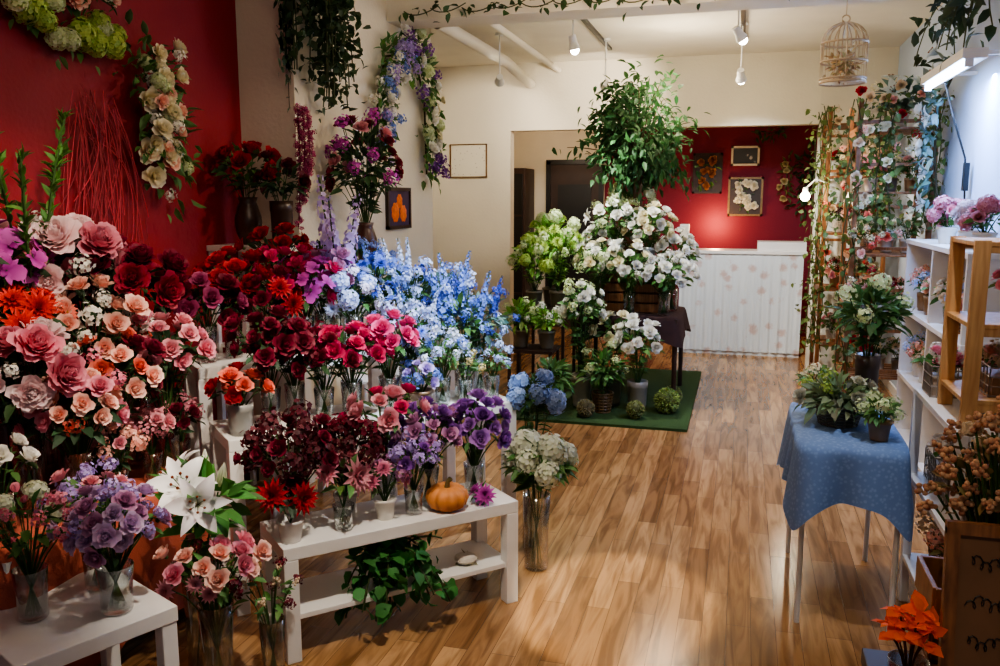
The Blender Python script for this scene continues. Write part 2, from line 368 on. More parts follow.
def swag(name,path,thick,nrm,heads,nl=60,lc=(60,92,45),ls=.07,lw=.24,stem=True):
    mb=MB();P=np.array(path,float);seg=np.linalg.norm(np.diff(P,axis=0),axis=1);cum=np.concatenate([[0],np.cumsum(seg)]);nrm=np.array(nrm,float)
    def at(f): 
        s=f*cum[-1];return np.array([np.interp(s,cum,P[:,k]) for k in range(3)])
    if stem: mb.tube(P,.008,0,lin((70,60,35)),5)
    hs=[]
    for k,c1,c2,n,s in heads: hs+=[(k,c1,c2,s)]*n
    random.shuffle(hs)
    for i,(k,c1,c2,s) in enumerate(hs):
        j=rng.normal(0,.5,3)*thick;j-=nrm*np.dot(j,nrm);p=at((i+.5)/len(hs))+j+nrm*(.03+random.uniform(0,.5)*thick)
        put(mb,k,p,nrm+j/thick*.5+np.array([0,0,.1]),s*random.uniform(.85,1.15),c1,c2)
    if nl:
        Q=np.array([at(f) for f in rng.uniform(0,1,nl)]);j=rng.normal(0,.5,(nl,3))*thick;j=j-np.outer(j@nrm,nrm);Q=Q+j+nrm*(.01+rng.uniform(0,.4,(nl,1))*thick)
        leaves(mb,Q,j/thick+nrm*.4,ls,lc,lw)
    return mb.build(name,PM,smooth=True,clamp=True)
def vinepath(mb,P,n,ls,lc,wid=.4,sp=.03):
    P=np.array(P,float);mb.tube(P,.004,0,lin((70,80,40)),4)
    seg=np.linalg.norm(np.diff(P,axis=0),axis=1);cum=np.concatenate([[0],np.cumsum(seg)]);f=rng.uniform(0,cum[-1],n)
    Q=np.stack([np.interp(f,cum,P[:,k]) for k in range(3)],1)+rng.normal(0,sp,(n,3));D=rng.normal(0,1,(n,3));D[:,2]-=.6
    leaves(mb,Q,D,ls,lc,wid)

# ---------------------------------------------------------------- room
YB=11.2
def planebox(name,lo,hi,mat): return simple_box(name,lo,hi,mat)
planebox('floor',(-3.6,-1.6,-.1),(1.9,YB+.1,0),M_FLOOR)
planebox('ceiling',(-3.6,-1.6,3.12),(1.9,YB+.1,3.22),M_CEIL)
planebox('wall_left',(-2.95,-1.6,0),(-2.8,4.42,3.12),M_RED)
planebox('wall_left_pier',(-2.95,4.42,0),(-2.45,6.63,3.12),M_CREAM)
planebox('wall_left_recess',(-3.6,6.63,0),(-3.45,9.0,3.12),M_CREAM)
planebox('wall_left_partition',(-3.6,9.0,0),(-2.43,9.15,3.12),M_CREAM)
planebox('wall_alcove_left',(-3.2,9.15,0),(-3.05,YB,3.12),M_CREAM)
planebox('beam_front',(-2.45,5.75,2.93),(1.35,6.05,3.12),M_CEIL)
planebox('wall_header',(-2.43,9.0,2.43),(.68,9.15,3.12),M_CREAM)
planebox('wall_right_partition',(.68,9.0,0),(1.5,9.15,3.12),M_CREAM)
planebox('wall_right',(1.35,-1.6,0),(1.5,9.0,3.12),M_BLUEW)
planebox('wall_alcove_right',(1.35,9.15,0),(1.5,YB,3.12),M_CREAM)
planebox('wall_back_red',(-1.75,YB,0),(1.5,YB+.12,3.12),M_REDB)
planebox('wall_back_white',(-3.2,YB,0),(-1.75,YB+.12,3.12),M_CREAM)
m=MB();m.box((-2.14,YB-.022,1.08),(.64,.04,2.16),0);m.box((-2.49,YB-.032,1.1),(.06,.06,2.2),1);m.box((-1.79,YB-.032,1.1),(.06,.06,2.2),1);m.box((-2.14,YB-.032,2.19),(.76,.06,.06),1)
m.box((-2.14,YB-.047,1.55),(.44,.02,.7),1);m.box((-2.14,YB-.047,.6),(.44,.02,.8),1);m.lathe([(.001,-.01),(.025,-.01),(.025,.02),(.001,.025)],(-1.9,YB-.07,1.0),1,R=[[1,0,0],[0,0,-1],[0,1,0]])
m.build('door_1',[M_DARKW,M_BLACK])
m=MB();m.box((-2.86,10.9,1.05),(.36,.5,2.1),0);m.box((-2.86,10.64,1.05),(.3,.02,1.96),1)
for z in(.5,1.0,1.5): m.box((-2.86,10.625,z),(.3,.02,.025),0)
m.build('dark_tall_cabinet',[M_DARKW,M_BLACK],bevel=.003)
planebox('baseboard_left',(-2.8,-1.6,0),(-2.785,4.42,.08),M_DARKW)
planebox('baseboard_right',(1.335,-1.6,0),(1.35,9.0,.08),M_WHITE)
m=MB();m.tube([[-2.2,6.1,2.98],[-2.2,8.0,2.98],[-2.2,8.95,2.9]],.05,ns=12);m.tube([[-1.9,6.1,3.03],[-1.9,8.95,3.03]],.03,ns=10)
m.build('ceiling_pipes',[M_CEIL],smooth=True)

# ---------------------------------------------------------------- tables
ANG=math.atan2(.724,.69);O=np.array([-1.547,2.59]);dv=np.array([math.cos(ANG),math.sin(ANG)]);nv=np.array([-dv[1],dv[0]])
def TP(s,o): 
    p=O+dv*s+nv*o;return float(p[0]),float(p[1])
def lack(name,s0,s1,o0,o1,z,shelf=None,leg=.055,top=.05):
    m=MB();cx,cy=TP((s0+s1)/2,(o0+o1)/2);m.box((cx,cy,z-top/2),(s1-s0,o1-o0,top),0,ANG)
    for s in(s0+leg/2,s1-leg/2):
        for o in(o0+leg/2,o1-leg/2):
            px,py=TP(s,o);m.box((px,py,(z-top)/2),(leg,leg,z-top),0,ANG)
    if shelf: m.box((cx,cy,shelf),(s1-s0-.04,o1-o0-.03,.022),0,ANG)
    return m.build(name,[M_WHITE],bevel=.003,origin=(cx,cy,0))
lack('white_side_table',0,1.0,0,.32,.45,.17)
lack('white_display_table',-.07,1.28,.47,.83,.75)
lack('white_display_table',-.1,1.3,.86,1.2,.98)
lack('white_display_table',.35,.98,1.22,1.48,1.15)
m=MB();C=np.array([-1.645,2.12]);e1=np.array([-.42,-.905]);e2=np.array([-.905,.42]);S_=.47
cen=C+e1*S_/2+e2*S_/2;a2=math.atan2(e1[1],e1[0]);m.box((*cen,.425),(S_,S_,.05),0,a2)
for f in(.06,.94):
    for g in(.06,.94):
        p=C+e1*S_*f+e2*S_*g;m.box((*p,.2),(.05,.05,.4),0,a2)
m.build('small_white_table',[M_WHITE],bevel=.003)
def cloth_table(name,x0,x1,y0,y1,z,drop,mat,waves=9,amp=.02,legmat=M_WHITEMETAL,corner=.08,legr=.011):
    e=bpy.data.objects.new(name,None);e.location=((x0+x1)/2,(y0+y1)/2,0);sc.collection.objects.link(e)
    cx,cy=(x0+x1)/2,(y0+y1)/2;hx,hy=(x1-x0)/2,(y1-y0)/2;N=160
    ring=[];nr=[]
    for i in range(N):
        a=2*math.pi*i/N;c,s=math.cos(a),math.sin(a);k=1/(abs(c/hx)**9+abs(s/hy)**9)**(1/9);px,py=c*k,s*k
        ring.append([px,py]);nr.append([c,s])
    ring=np.array(ring);nr=np.array(nr);an=np.arange(N)/N*2*math.pi
    cornerness=(np.abs(ring[:,0])/hx*np.abs(ring[:,1])/hy)**3*1.5
    V=[]
    for f in (0,.5,1):
        for i in range(N): V.append([cx+ring[i,0]*max(f,.001),cy+ring[i,1]*max(f,.001),z])
    K=9
    for k in range(1,K+1):
        f=k/K
        for i in range(N):
            w=math.sin(an[i]*waves+1.3*math.sin(an[i]*3))*amp*f;dd=drop*f*(1+corner/drop*cornerness[i])
            o=.008+w+.06*f*cornerness[i]+.015*f
            V.append([cx+ring[i,0]+nr[i,0]*o,cy+ring[i,1]+nr[i,1]*o,z-dd])
    V=np.array(V);R_=3+K
    F=[[r*N+j,r*N+(j+1)%N,(r+1)*N+(j+1)%N,(r+1)*N+j] for r in range(R_-1) for j in range(N)]
    m=MB();m.add(V,F);o=m.build(name+'_cloth',[mat],smooth=True,origin=(cx,cy,0));o.parent=e;o.location=(0,0,0)
    m=MB()
    for sx in(-1,1):
        for sy in(-1,1): m.tube([[cx+sx*(hx-.03),cy+sy*(hy-.03),0],[cx+sx*(hx-.03),cy+sy*(hy-.03),z-.01]],legr,ns=10)
    m.box((cx,cy,z-.02),(2*hx-.04,2*hy-.04,.02))
    o=m.build(name+'_frame',[legmat],origin=(cx,cy,0));o.parent=e;o.location=(0,0,0)
    return e
cloth_table('terracotta_covered_table',-2.76,-2.12,1.95,2.98,.6,.5,M_CLOTHR,11,.012)
cloth_table('blue_covered_side_table',.25,.66,3.42,4.2,.75,.22,M_BLUECLOTH,13,.024,corner=.13)
cloth_table('dark_covered_table',-1.3,-.46,6.95,7.8,.75,.16,M_CLOTHD,9,.015,legmat=M_DARKW,legr=.02)

# ---------------------------------------------------------------- counter
m=MB();m.box((0,9.85,.56),(1.30,.36,1.12),0);m.box((0,9.85,1.135),(1.36,.42,.035),1);m.box((.42,9.85,1.2),(.5,.36,.1),1)
xs=np.linspace(-.65,.65,131);fold=.010*np.sin(xs*58)+.005*np.sin(xs*131+1)
V=np.concatenate([np.stack([xs,9.650+fold,np.full(131,.04)],1),np.stack([xs,9.656+fold*.6,np.full(131,.6)],1),np.stack([xs,9.662+fold*.2,np.full(131,1.12)],1)])
m.add(V,[[r*131+j,r*131+j+1,(r+1)*131+j+1,(r+1)*131+j] for r in range(2) for j in range(130)],mat=0)
m.build('reception_counter',[M_ROSEBOARD,M_WHITE])
m=MB();m.box((-.62,9.8,1.293),(.1,.1,.28),0);m.box((-.62,9.745,1.32),(.07,.01,.18),1);m.build('desk_lamp_white_box',[M_WHITE,M_PAPER],bevel=.005)  # plain white box stands in for a small desk lamp's glow
simple_box('artificial_turf_mat',(-1.85,6.25,0),(-.33,8.5,.02),M_TURF)

# ---------------------------------------------------------------- frames
def frame_x(name,x,y,z,w,h,fm,cm,extra=None):
    m=MB();t=.025
    m.box((x+.008,y,z),(.012,w-2*t+.01,h-2*t+.01),1)
    for s in(-1,1): m.box((x+.012,y+s*(w/2-t/2),z),(.024,t,h),0);m.box((x+.012,y,z+s*(h/2-t/2)),(.024,w,t),0)
    return m.build(name,[fm,cm],bevel=.002)
def frame_y(name,x,y,z,w,h,fm,cm,fl=None,t=.025):
    m=MB();m.box((x,y-.008,z),(w-2*t+.01,.012,h-2*t+.01),1)
    for s in(-1,1): m.box((x+s*(w/2-t/2),y-.012,z),(t,.024,h),0);m.box((x,y-.012,z+s*(h/2-t/2)),(w,.024,t),0)
    if fl:
        for i in range(fl[0]):
            put(m,random.choice(['rose','lisi']),(x+random.uniform(-.3,.3)*w,y-.03,z+random.uniform(-.35,.35)*h),(random.uniform(-.3,.3),-1,.1),random.uniform(.035,.05),fl[1],fl[2])
        for q in range(len(m.M)-fl[0],len(m.M)): m.M[q][:]=2
        k=len(m.M);P=np.array([[x+random.uniform(-.3,.3)*w,y-.025,z+random.uniform(-.35,.35)*h] for _ in range(30)]);D=rng.normal(0,1,(30,3));D[:,1]=-.3
        leaves(m,P,D,.07,(70,100,50));m.M[k][:]=2
    return m.build(name,[fm,cm,M_PLANT],bevel=0)
# pumpkin picture: three raised painted pumpkins on a purple ground
m=MB();x,y,z,w_,h_=-2.45,5.88,1.64,.44,.3;t=.025
m.box((x+.008,y,z),(.012,w_-2*t+.01,h_-2*t+.01),1)
for s in(-1,1): m.box((x+.012,y+s*(w_/2-t/2),z),(.024,t,h_),0);m.box((x+.012,y,z+s*(h_/2-t/2)),(.024,w_,t),0)
for (dy,dz,rr) in((-.07,-.03,.075),(.08,-.04,.065),(.01,.05,.055)):
    m.lathe([(.001,.012),(rr*.6,.010),(rr,.004),(rr,0)],(x+.012,y+dy,z+dz),2,ns=40,ribs=8,ribd=.15,R=[[0,0,1],[1,0,0],[0,1,0]])
m.build('pumpkin_picture_frame',[M_DARKW,solid('purple_backing',(70,50,80),.8,noise=.1),solid('orange_paint',(232,112,28),.6,noise=.2,nscale=30)])
M_CERT=pattern('certificate_print',(228,222,202),(190,180,160),26,.3)
frame_y('framed_certificate',-2.9,9.0,2.12,.42,.36,M_GOLD,M_CERT,t=.012)
frame_y('flower_shadow_frame',.02,YB,1.74,.42,.48,M_GOLD,M_DARKW,(20,(235,230,200),(240,238,225)))
M_PHOTO=pattern('photograph_print',(70,80,90),(190,195,200),9,.35)
frame_y('framed_photograph',0,YB,2.24,.34,.24,M_PAPER,M_PHOTO)
frame_y('dried_flower_frame',-.45,YB,2.03,.36,.5,M_DARKW,M_DARKW,(12,(150,90,60),(190,130,80)))
swag('ivy_swag',[[.1,YB-.03,2.55],[.3,YB-.04,2.5],[.5,YB-.03,2.58]],.08,(0,-1,0),[],60,(50,80,40),.07)
swag('hanging_dried_bunch',[[.5,YB-.03,2.15],[.5,YB-.05,1.75]],.09,(0,-1,0),[('rose',(190,170,110),(205,190,145),5,.04)],50,(80,90,50),.08)
swag('hanging_greenery_bunch',[[.72,YB-.03,1.6],[.78,YB-.04,2.2]],.12,(0,-1,0),[],120,(40,70,40),.1)

# ---------------------------------------------------------------- colours
RED=((120,8,18),(192,30,42));WINE=((74,8,26),(134,26,54));DWINE=((54,10,20),(108,28,42));PINK=((205,80,110),(246,170,186));HOT=((175,12,70),(235,64,122));CORAL=((198,60,52),(242,134,112))
PEACH=((232,140,118),(250,214,198));WHT=((226,225,208),(250,249,245));CRM=((220,208,150),(243,237,214));BLU=((70,100,190),(155,182,242));LBLU=((150,175,230),(222,232,252));DBLU=((40,52,145),(95,120,215))
LAV=((155,125,200),(214,195,243));PUR=((82,34,112),(155,95,185));MAG=((150,28,132),(214,90,192));GRN=((135,170,65),(200,220,120));LGR=((185,205,135),(234,240,206));DPINK=((192,95,115),(238,172,180));MAUVE=((138,75,120),(208,152,190));IVOR=((205,180,145),(235,215,185))
def h(k,c,n,s): return (k,c[0],c[1],n,s)
G1=(52,86,42);G2=(74,110,56);G3=(46,70,44);GB=(84,110,102)

# -------- left wall table (tall glass vases)
L=[('pink_peony_bouquet',(-2.62,2.78),[h('peony',PINK,6,.08),h('peony',((238,190,195),(250,230,230)),5,.076),h('clus',WHT,6,.035)],.2,.84,.34),
('pink_peony_bouquet',(-2.38,2.32),[h('peony',((242,195,202),(250,235,235)),6,.07),h('peony',PINK,5,.066),h('clus',WHT,6,.03)],.17,.50,.3),
('purple_orchid_bouquet',(-2.66,2.52),[h('orchid',MAG,26,.052)],.16,.86,.34),
('red_gerbera_bouquet',(-2.52,2.48),[h('dahlia',((190,20,20),(235,60,45)),9,.062),h('gerbera',CORAL,4,.052)],.15,.66,.3),
('wine_peony_bouquet',(-2.40,2.92),[h('peony',WINE,6,.068),h('peony',((125,20,42),(180,52,75)),5,.066)],.16,.76,.32),
('peach_rose_bouquet',(-2.42,2.68),[h('rose',PEACH,18,.043),h('rose',CORAL,6,.038),h('clus',WHT,10,.038)],.2,.58,.28),
('pink_ranunculus_bouquet',(-2.22,2.86),[h('rose',DPINK,14,.036),h('rose',PINK,8,.038)],.15,.50,.24),
('coral_rose_bouquet',(-2.26,2.60),[h('rose',CORAL,10,.036),h('rose',WINE,9,.038),h('rose',PEACH,9,.038),h('clus',PINK,6,.03)],.17,.44,.22),
('white_statice_bouquet',(-2.6,2.93),[h('clus',WHT,16,.038),h('rose',PINK,5,.04)],.14,.84,.32),
('peach_rose_bouquet',(-2.24,2.40),[h('rose',PEACH,14,.038),h('rose',PINK,8,.036),h('clus',CORAL,5,.03)],.15,.36,.22),
('pink_gerbera_bouquet',(-2.66,2.32),[h('gerbera',PINK,10,.055),h('clus',WHT,5,.03)],.15,.92,.3)]
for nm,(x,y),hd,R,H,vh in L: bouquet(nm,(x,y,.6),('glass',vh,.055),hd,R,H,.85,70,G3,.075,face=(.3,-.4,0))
for (x,y) in ((-2.2,2.92),(-2.2,2.74),(-2.18,2.52)): bouquet('small_filler_posy',(x,y,.6),('glass',.12,.04),[h('clus',random.choice([DPINK,PEACH,WINE]),9,.03),h('rose',random.choice([WINE,DPINK]),6,.028)],.08,.22,.8,26,G3,.05)
m=MB();vase(m,'glass',-2.6,2.62,.6,.34,.05)
for (dx,dy,zz) in((-.02,-.06,2.1),(.08,.03,2.0),(-.02,.13,1.9),(.1,-.1,1.85)):
    p0=np.array([-2.6,2.62,.62]);p1=np.array([-2.6+dx*2,2.62+dy*2,zz]);P=bez(p0,(-2.6,2.62,1.4),p1,16);m.tube(P,.005,0,G_ST,5)
    f=rng.uniform(8,15,70);Q=np.stack([np.interp(f,np.arange(16),P[:,j]) for j in range(3)],1);D=rng.normal(0,.45,(70,3));D[:,2]=1;leaves(m,Q,D,.055,(70,112,46),.2)
m.build('green_gladiolus_stems',PM,origin=(-2.6,2.62,.6),smooth=True,clamp=True)

# -------- front table
def FT(s,o=.15,z=.45):
    x,y=TP(s,o);return (x,y,z)
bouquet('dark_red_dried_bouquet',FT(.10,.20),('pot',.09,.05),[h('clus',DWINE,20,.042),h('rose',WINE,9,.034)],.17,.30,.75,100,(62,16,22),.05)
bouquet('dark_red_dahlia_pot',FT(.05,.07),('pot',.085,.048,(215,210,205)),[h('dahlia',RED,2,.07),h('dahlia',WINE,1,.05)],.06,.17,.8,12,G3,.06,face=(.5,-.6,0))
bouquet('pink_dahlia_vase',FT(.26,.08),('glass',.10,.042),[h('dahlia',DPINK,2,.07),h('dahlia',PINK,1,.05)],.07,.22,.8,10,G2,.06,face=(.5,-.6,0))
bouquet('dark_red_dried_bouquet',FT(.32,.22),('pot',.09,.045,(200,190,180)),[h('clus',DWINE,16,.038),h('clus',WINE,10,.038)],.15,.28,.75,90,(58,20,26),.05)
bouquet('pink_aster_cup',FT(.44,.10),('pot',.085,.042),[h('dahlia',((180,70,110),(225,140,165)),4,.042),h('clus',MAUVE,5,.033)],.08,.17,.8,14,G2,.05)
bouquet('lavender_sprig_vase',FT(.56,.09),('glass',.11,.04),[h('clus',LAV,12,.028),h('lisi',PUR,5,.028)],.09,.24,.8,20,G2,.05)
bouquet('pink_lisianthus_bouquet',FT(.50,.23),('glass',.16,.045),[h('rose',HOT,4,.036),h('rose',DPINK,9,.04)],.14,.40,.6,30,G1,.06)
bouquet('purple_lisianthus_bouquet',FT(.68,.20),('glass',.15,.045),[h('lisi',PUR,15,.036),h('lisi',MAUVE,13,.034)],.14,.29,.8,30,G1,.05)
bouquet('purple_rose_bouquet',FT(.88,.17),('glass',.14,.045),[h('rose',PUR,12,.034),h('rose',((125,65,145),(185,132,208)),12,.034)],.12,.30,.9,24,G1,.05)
bouquet('fallen_purple_flower',FT(.85,.05),('pot',.03,.03,(90,60,100)),[h('dahlia',MAG,2,.04)],.03,.045,.5,6,G2,.04)
m=MB();px,py,pz=FT(.70,.07)
m.lathe([(.005,.012),(.045,.0),(.078,.02),(.09,.05),(.082,.08),(.05,.1),(.012,.092)],(px,py,pz),0,ns=80,ribs=10,ribd=.14)
m.tube([[px,py,pz+.09],[px+.004,py,pz+.115],[px+.016,py,pz+.13]],[.012,.009,.011],1,ns=7)
m.build('orange_pumpkin',[solid('pumpkin_skin',(208,132,68),.55,noise=.12,nscale=20),solid('pumpkin_stem',(110,95,55),.8)],smooth=True)
m=MB();cx,cy=TP(.46,.12);vase(m,'pot',cx,cy,.181,.10,.055,(215,205,190))
for i in range(34):
    s=random.uniform(-.22,.2);o=random.uniform(-.2,.05);ex,ey=TP(.46+s,.08+o);zz=random.uniform(.06,.38)
    vinepath(m,bez((cx,cy,.27),((cx+ex)/2,(cy+ey)/2,.40),(ex,ey,zz),8),12,.058,(54,108,50),.5,.02)
m.build('trailing_pothos_plant',PM,origin=(cx,cy,.181),smooth=True)
m=MB();cx,cy=TP(.80,.10);V,F=ball(.05,10,7,(cx,cy,.181+.022),.45);m.add(V,F,lin((210,200,185)),2);leaves(m,np.tile([cx,cy,.2],(24,1)),rng.normal(0,1,(24,3))*[1,1,.2],.05,(150,140,110));m.build('dried_leaf_cluster',PM)

# -------- row 2 (z .75)
def R2(s,o=.62): x,y=TP(s,o);return(x,y,.75)
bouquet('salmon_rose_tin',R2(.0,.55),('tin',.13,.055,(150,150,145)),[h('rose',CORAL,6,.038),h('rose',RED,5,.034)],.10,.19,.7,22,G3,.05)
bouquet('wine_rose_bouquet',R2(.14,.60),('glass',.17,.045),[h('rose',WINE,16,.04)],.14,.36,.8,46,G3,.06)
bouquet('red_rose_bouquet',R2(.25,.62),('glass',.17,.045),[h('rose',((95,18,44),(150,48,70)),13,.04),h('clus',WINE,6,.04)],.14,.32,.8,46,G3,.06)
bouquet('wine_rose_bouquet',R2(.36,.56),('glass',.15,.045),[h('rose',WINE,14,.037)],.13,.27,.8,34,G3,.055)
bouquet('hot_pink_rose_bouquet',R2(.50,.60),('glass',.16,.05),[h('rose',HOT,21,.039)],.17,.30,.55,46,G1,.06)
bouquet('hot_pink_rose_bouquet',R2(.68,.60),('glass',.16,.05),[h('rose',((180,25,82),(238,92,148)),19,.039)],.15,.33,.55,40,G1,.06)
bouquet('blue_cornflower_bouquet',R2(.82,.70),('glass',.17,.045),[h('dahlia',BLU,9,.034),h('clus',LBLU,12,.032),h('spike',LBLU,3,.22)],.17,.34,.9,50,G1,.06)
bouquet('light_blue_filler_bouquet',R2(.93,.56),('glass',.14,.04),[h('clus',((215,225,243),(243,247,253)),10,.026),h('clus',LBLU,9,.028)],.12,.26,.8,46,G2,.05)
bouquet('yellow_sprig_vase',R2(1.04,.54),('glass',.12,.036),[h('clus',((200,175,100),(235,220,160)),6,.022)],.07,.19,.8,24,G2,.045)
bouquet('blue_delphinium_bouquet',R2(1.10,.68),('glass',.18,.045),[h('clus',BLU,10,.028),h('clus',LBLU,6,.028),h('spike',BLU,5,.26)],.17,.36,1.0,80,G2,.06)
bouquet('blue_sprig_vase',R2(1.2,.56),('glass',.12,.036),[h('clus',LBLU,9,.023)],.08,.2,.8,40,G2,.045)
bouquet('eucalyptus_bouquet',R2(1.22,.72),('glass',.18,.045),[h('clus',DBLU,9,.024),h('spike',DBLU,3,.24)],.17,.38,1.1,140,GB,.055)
bouquet('terracotta_posy_pot',R2(.80,.52),('pot',.10,.055,(150,125,95)),[h('clus',BLU,7,.03),h('rose',LAV,5,.026)],.08,.16,.8,22,G2,.05)
# -------- row 3 (z .98)
def R3(s,o=1.0,z=.98): x,y=TP(s,o);return(x,y,z)
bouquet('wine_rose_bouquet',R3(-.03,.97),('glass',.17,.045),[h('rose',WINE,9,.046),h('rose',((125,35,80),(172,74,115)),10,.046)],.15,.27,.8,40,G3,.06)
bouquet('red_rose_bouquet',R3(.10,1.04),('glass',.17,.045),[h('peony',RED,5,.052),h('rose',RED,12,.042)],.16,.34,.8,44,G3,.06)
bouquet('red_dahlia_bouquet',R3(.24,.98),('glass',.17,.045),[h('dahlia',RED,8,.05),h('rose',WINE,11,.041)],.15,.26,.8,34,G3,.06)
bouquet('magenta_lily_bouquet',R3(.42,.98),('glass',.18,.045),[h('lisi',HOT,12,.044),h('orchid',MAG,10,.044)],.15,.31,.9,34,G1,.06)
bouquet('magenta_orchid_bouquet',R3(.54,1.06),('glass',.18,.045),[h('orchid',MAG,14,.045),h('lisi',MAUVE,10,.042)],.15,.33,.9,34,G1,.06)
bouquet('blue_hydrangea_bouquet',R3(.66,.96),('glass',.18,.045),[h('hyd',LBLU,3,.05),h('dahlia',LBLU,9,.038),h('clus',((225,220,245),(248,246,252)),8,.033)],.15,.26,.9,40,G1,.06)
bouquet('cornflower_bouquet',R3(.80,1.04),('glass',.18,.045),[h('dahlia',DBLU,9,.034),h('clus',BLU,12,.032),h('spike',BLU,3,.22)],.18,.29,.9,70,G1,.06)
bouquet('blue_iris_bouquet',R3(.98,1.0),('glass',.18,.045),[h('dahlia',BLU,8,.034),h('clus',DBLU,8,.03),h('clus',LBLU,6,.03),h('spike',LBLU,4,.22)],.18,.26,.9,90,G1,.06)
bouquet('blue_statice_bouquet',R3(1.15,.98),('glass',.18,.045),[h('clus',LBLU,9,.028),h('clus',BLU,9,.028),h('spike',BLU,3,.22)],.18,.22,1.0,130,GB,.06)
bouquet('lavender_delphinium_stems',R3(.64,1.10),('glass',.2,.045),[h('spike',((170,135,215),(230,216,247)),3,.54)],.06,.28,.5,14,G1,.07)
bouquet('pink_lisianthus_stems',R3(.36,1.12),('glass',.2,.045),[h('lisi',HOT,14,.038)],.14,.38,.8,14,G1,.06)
def R4(s,o=1.35): return R3(s,o,1.15)
bouquet('red_rose_bouquet',R4(.42),('urn',.2,.06,(60,30,22)),[h('rose',RED,14,.042)],.17,.28,.7,60,G3,.06)
bouquet('blue_hydrangea_bouquet',R4(.85),('glass',.18,.05),[h('hyd',DBLU,2,.055),h('clus',BLU,12,.033)],.18,.22,.7,70,G1,.06)
bouquet('eucalyptus_bouquet',R4(.66),('glass',.18,.05),[h('clus',LAV,8,.03)],.16,.24,.8,80,G1,.06)
m=MB();m.box((-2.55,4.2,1.44),(.5,.34,.03),0)
for x in(-2.78,-2.32):
    for y in(4.06,4.34): m.box((x,y,.715),(.035,.035,1.43),0)
for z in(.4,.9): m.box((-2.55,4.2,z),(.46,.28,.02),0)
m.build('white_corner_shelf',[M_WHITE],bevel=.002)
bouquet('red_rose_brown_vase',(-2.64,4.2,1.455),('urn',.26,.075,(72,46,36)),[h('rose',RED,9,.058)],.18,.42,.6,60,G2,.08)
bouquet('dark_foliage_brown_vase',(-2.42,4.18,1.455),('tin',.24,.065,(62,46,38)),[h('rose',DWINE,6,.042)],.14,.34,.9,60,G3,.07)
m=MB();
for x in(-2.3,-2.05):
    for y in(4.65,4.9): m.box((x,y,.65),(.03,.03,1.3),0)
m.box((-2.175,4.775,1.31),(.3,.3,.03),0);m.box((-2.175,4.775,.6),(.27,.27,.02),0)
m.build('white_plant_stand',[M_WHITE],bevel=.002)
bouquet('burgundy_foliage_vase',(-2.2,4.78,1.325),('urn',.24,.07,(70,40,32)),[h('rose',WINE,12,.046),h('clus',MAG,10,.04),h('rose',DPINK,4,.04)],.23,.58,1.4,200,G3,.08)

bouquet('white_lily_bouquet',(-1.84,2.50,0),('glass',.42,.065),[h('lily',((228,222,205),(251,247,249)),3,.12),h('lilybud',((170,185,120),(235,236,220)),3,.10)],.14,.66,.55,50,(66,116,50),.11,lean=(.05,-.02),face=(.45,-.65,0),low=.0)
bouquet('pink_ranunculus_floor_vase',(-1.68,2.36,0),('glass',.34,.06),[h('dahlia',DPINK,8,.034),h('rose',PEACH,10,.034),h('clus',WINE,4,.028),h('rose',PINK,8,.034)],.16,.46,.55,54,G2,.055,face=(.3,-.4,0))
bouquet('dried_scabiosa_floor_vase',(-1.52,2.45,0),('glass',.26,.045),[h('berry',IVOR,6,.018),h('clus',WINE,6,.022)],.11,.36,.9,18,G2,.05)
bouquet('lavender_rose_bouquet',(-1.80,2.04,.45),('glass',.15,.055),[h('rose',((180,135,185),(226,198,228)),14,.03),h('rose',MAUVE,10,.03),h('clus',LAV,12,.025)],.13,.27,.8,36,G2,.048)
bouquet('purple_statice_bouquet',(-1.97,2.16,.45),('glass',.15,.05),[h('clus',LAV,16,.027),h('rose',DPINK,8,.028)],.13,.29,.8,44,G2,.05)
bouquet('white_hydrangea_bouquet',(-2.01,1.93,.45),('glass',.16,.05),[h('hyd',((205,215,175),(240,242,228)),4,.042),h('clus',PINK,9,.024),h('bud',PINK,7,.028)],.13,.30,.8,40,G2,.055)
bouquet('cream_rose_bouquet',(-2.30,2.12,.6),('glass',.16,.05),[h('rose',WHT,10,.036)],.11,.26,.7,24,G2,.05)
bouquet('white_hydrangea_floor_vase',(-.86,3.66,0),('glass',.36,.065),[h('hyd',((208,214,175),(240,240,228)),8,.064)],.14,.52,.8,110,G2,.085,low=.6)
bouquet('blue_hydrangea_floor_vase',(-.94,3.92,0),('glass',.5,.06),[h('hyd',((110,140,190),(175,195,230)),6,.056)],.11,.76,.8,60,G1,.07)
# ---------------------------------------------------------------- wall decor
swag('green_hydrangea_wreath',[[-2.77,2.80,2.58],[-2.77,2.86,2.46],[-2.77,2.98,2.39],[-2.77,3.12,2.37],[-2.77,3.24,2.40],[-2.77,3.32,2.46]],.08,(1,0,0),[h('hyd',GRN,10,.052),h('hyd',LGR,7,.046)],60,G2,.06)
swag('berry_garland',[[-2.78,2.8,2.68],[-2.76,2.95,2.60],[-2.76,3.12,2.57],[-2.76,3.26,2.62],[-2.76,3.32,2.74]],.08,(1,0,0),[h('berry',((150,40,50),(200,90,90)),14,.024),h('clus',WHT,10,.03),h('rose',PEACH,8,.032)],110,G1,.06)
swag('cream_rose_wall_bouquet',[[-2.77,3.56,2.36],[-2.75,3.57,2.24],[-2.75,3.60,2.12],[-2.76,3.64,1.98],[-2.77,3.66,1.84]],.16,(1,0,0),[h('rose',CRM,20,.046),h('rose',PEACH,10,.040),h('hyd',LGR,6,.036),h('clus',WHT,10,.03)],260,G2,.075)
m=MB()
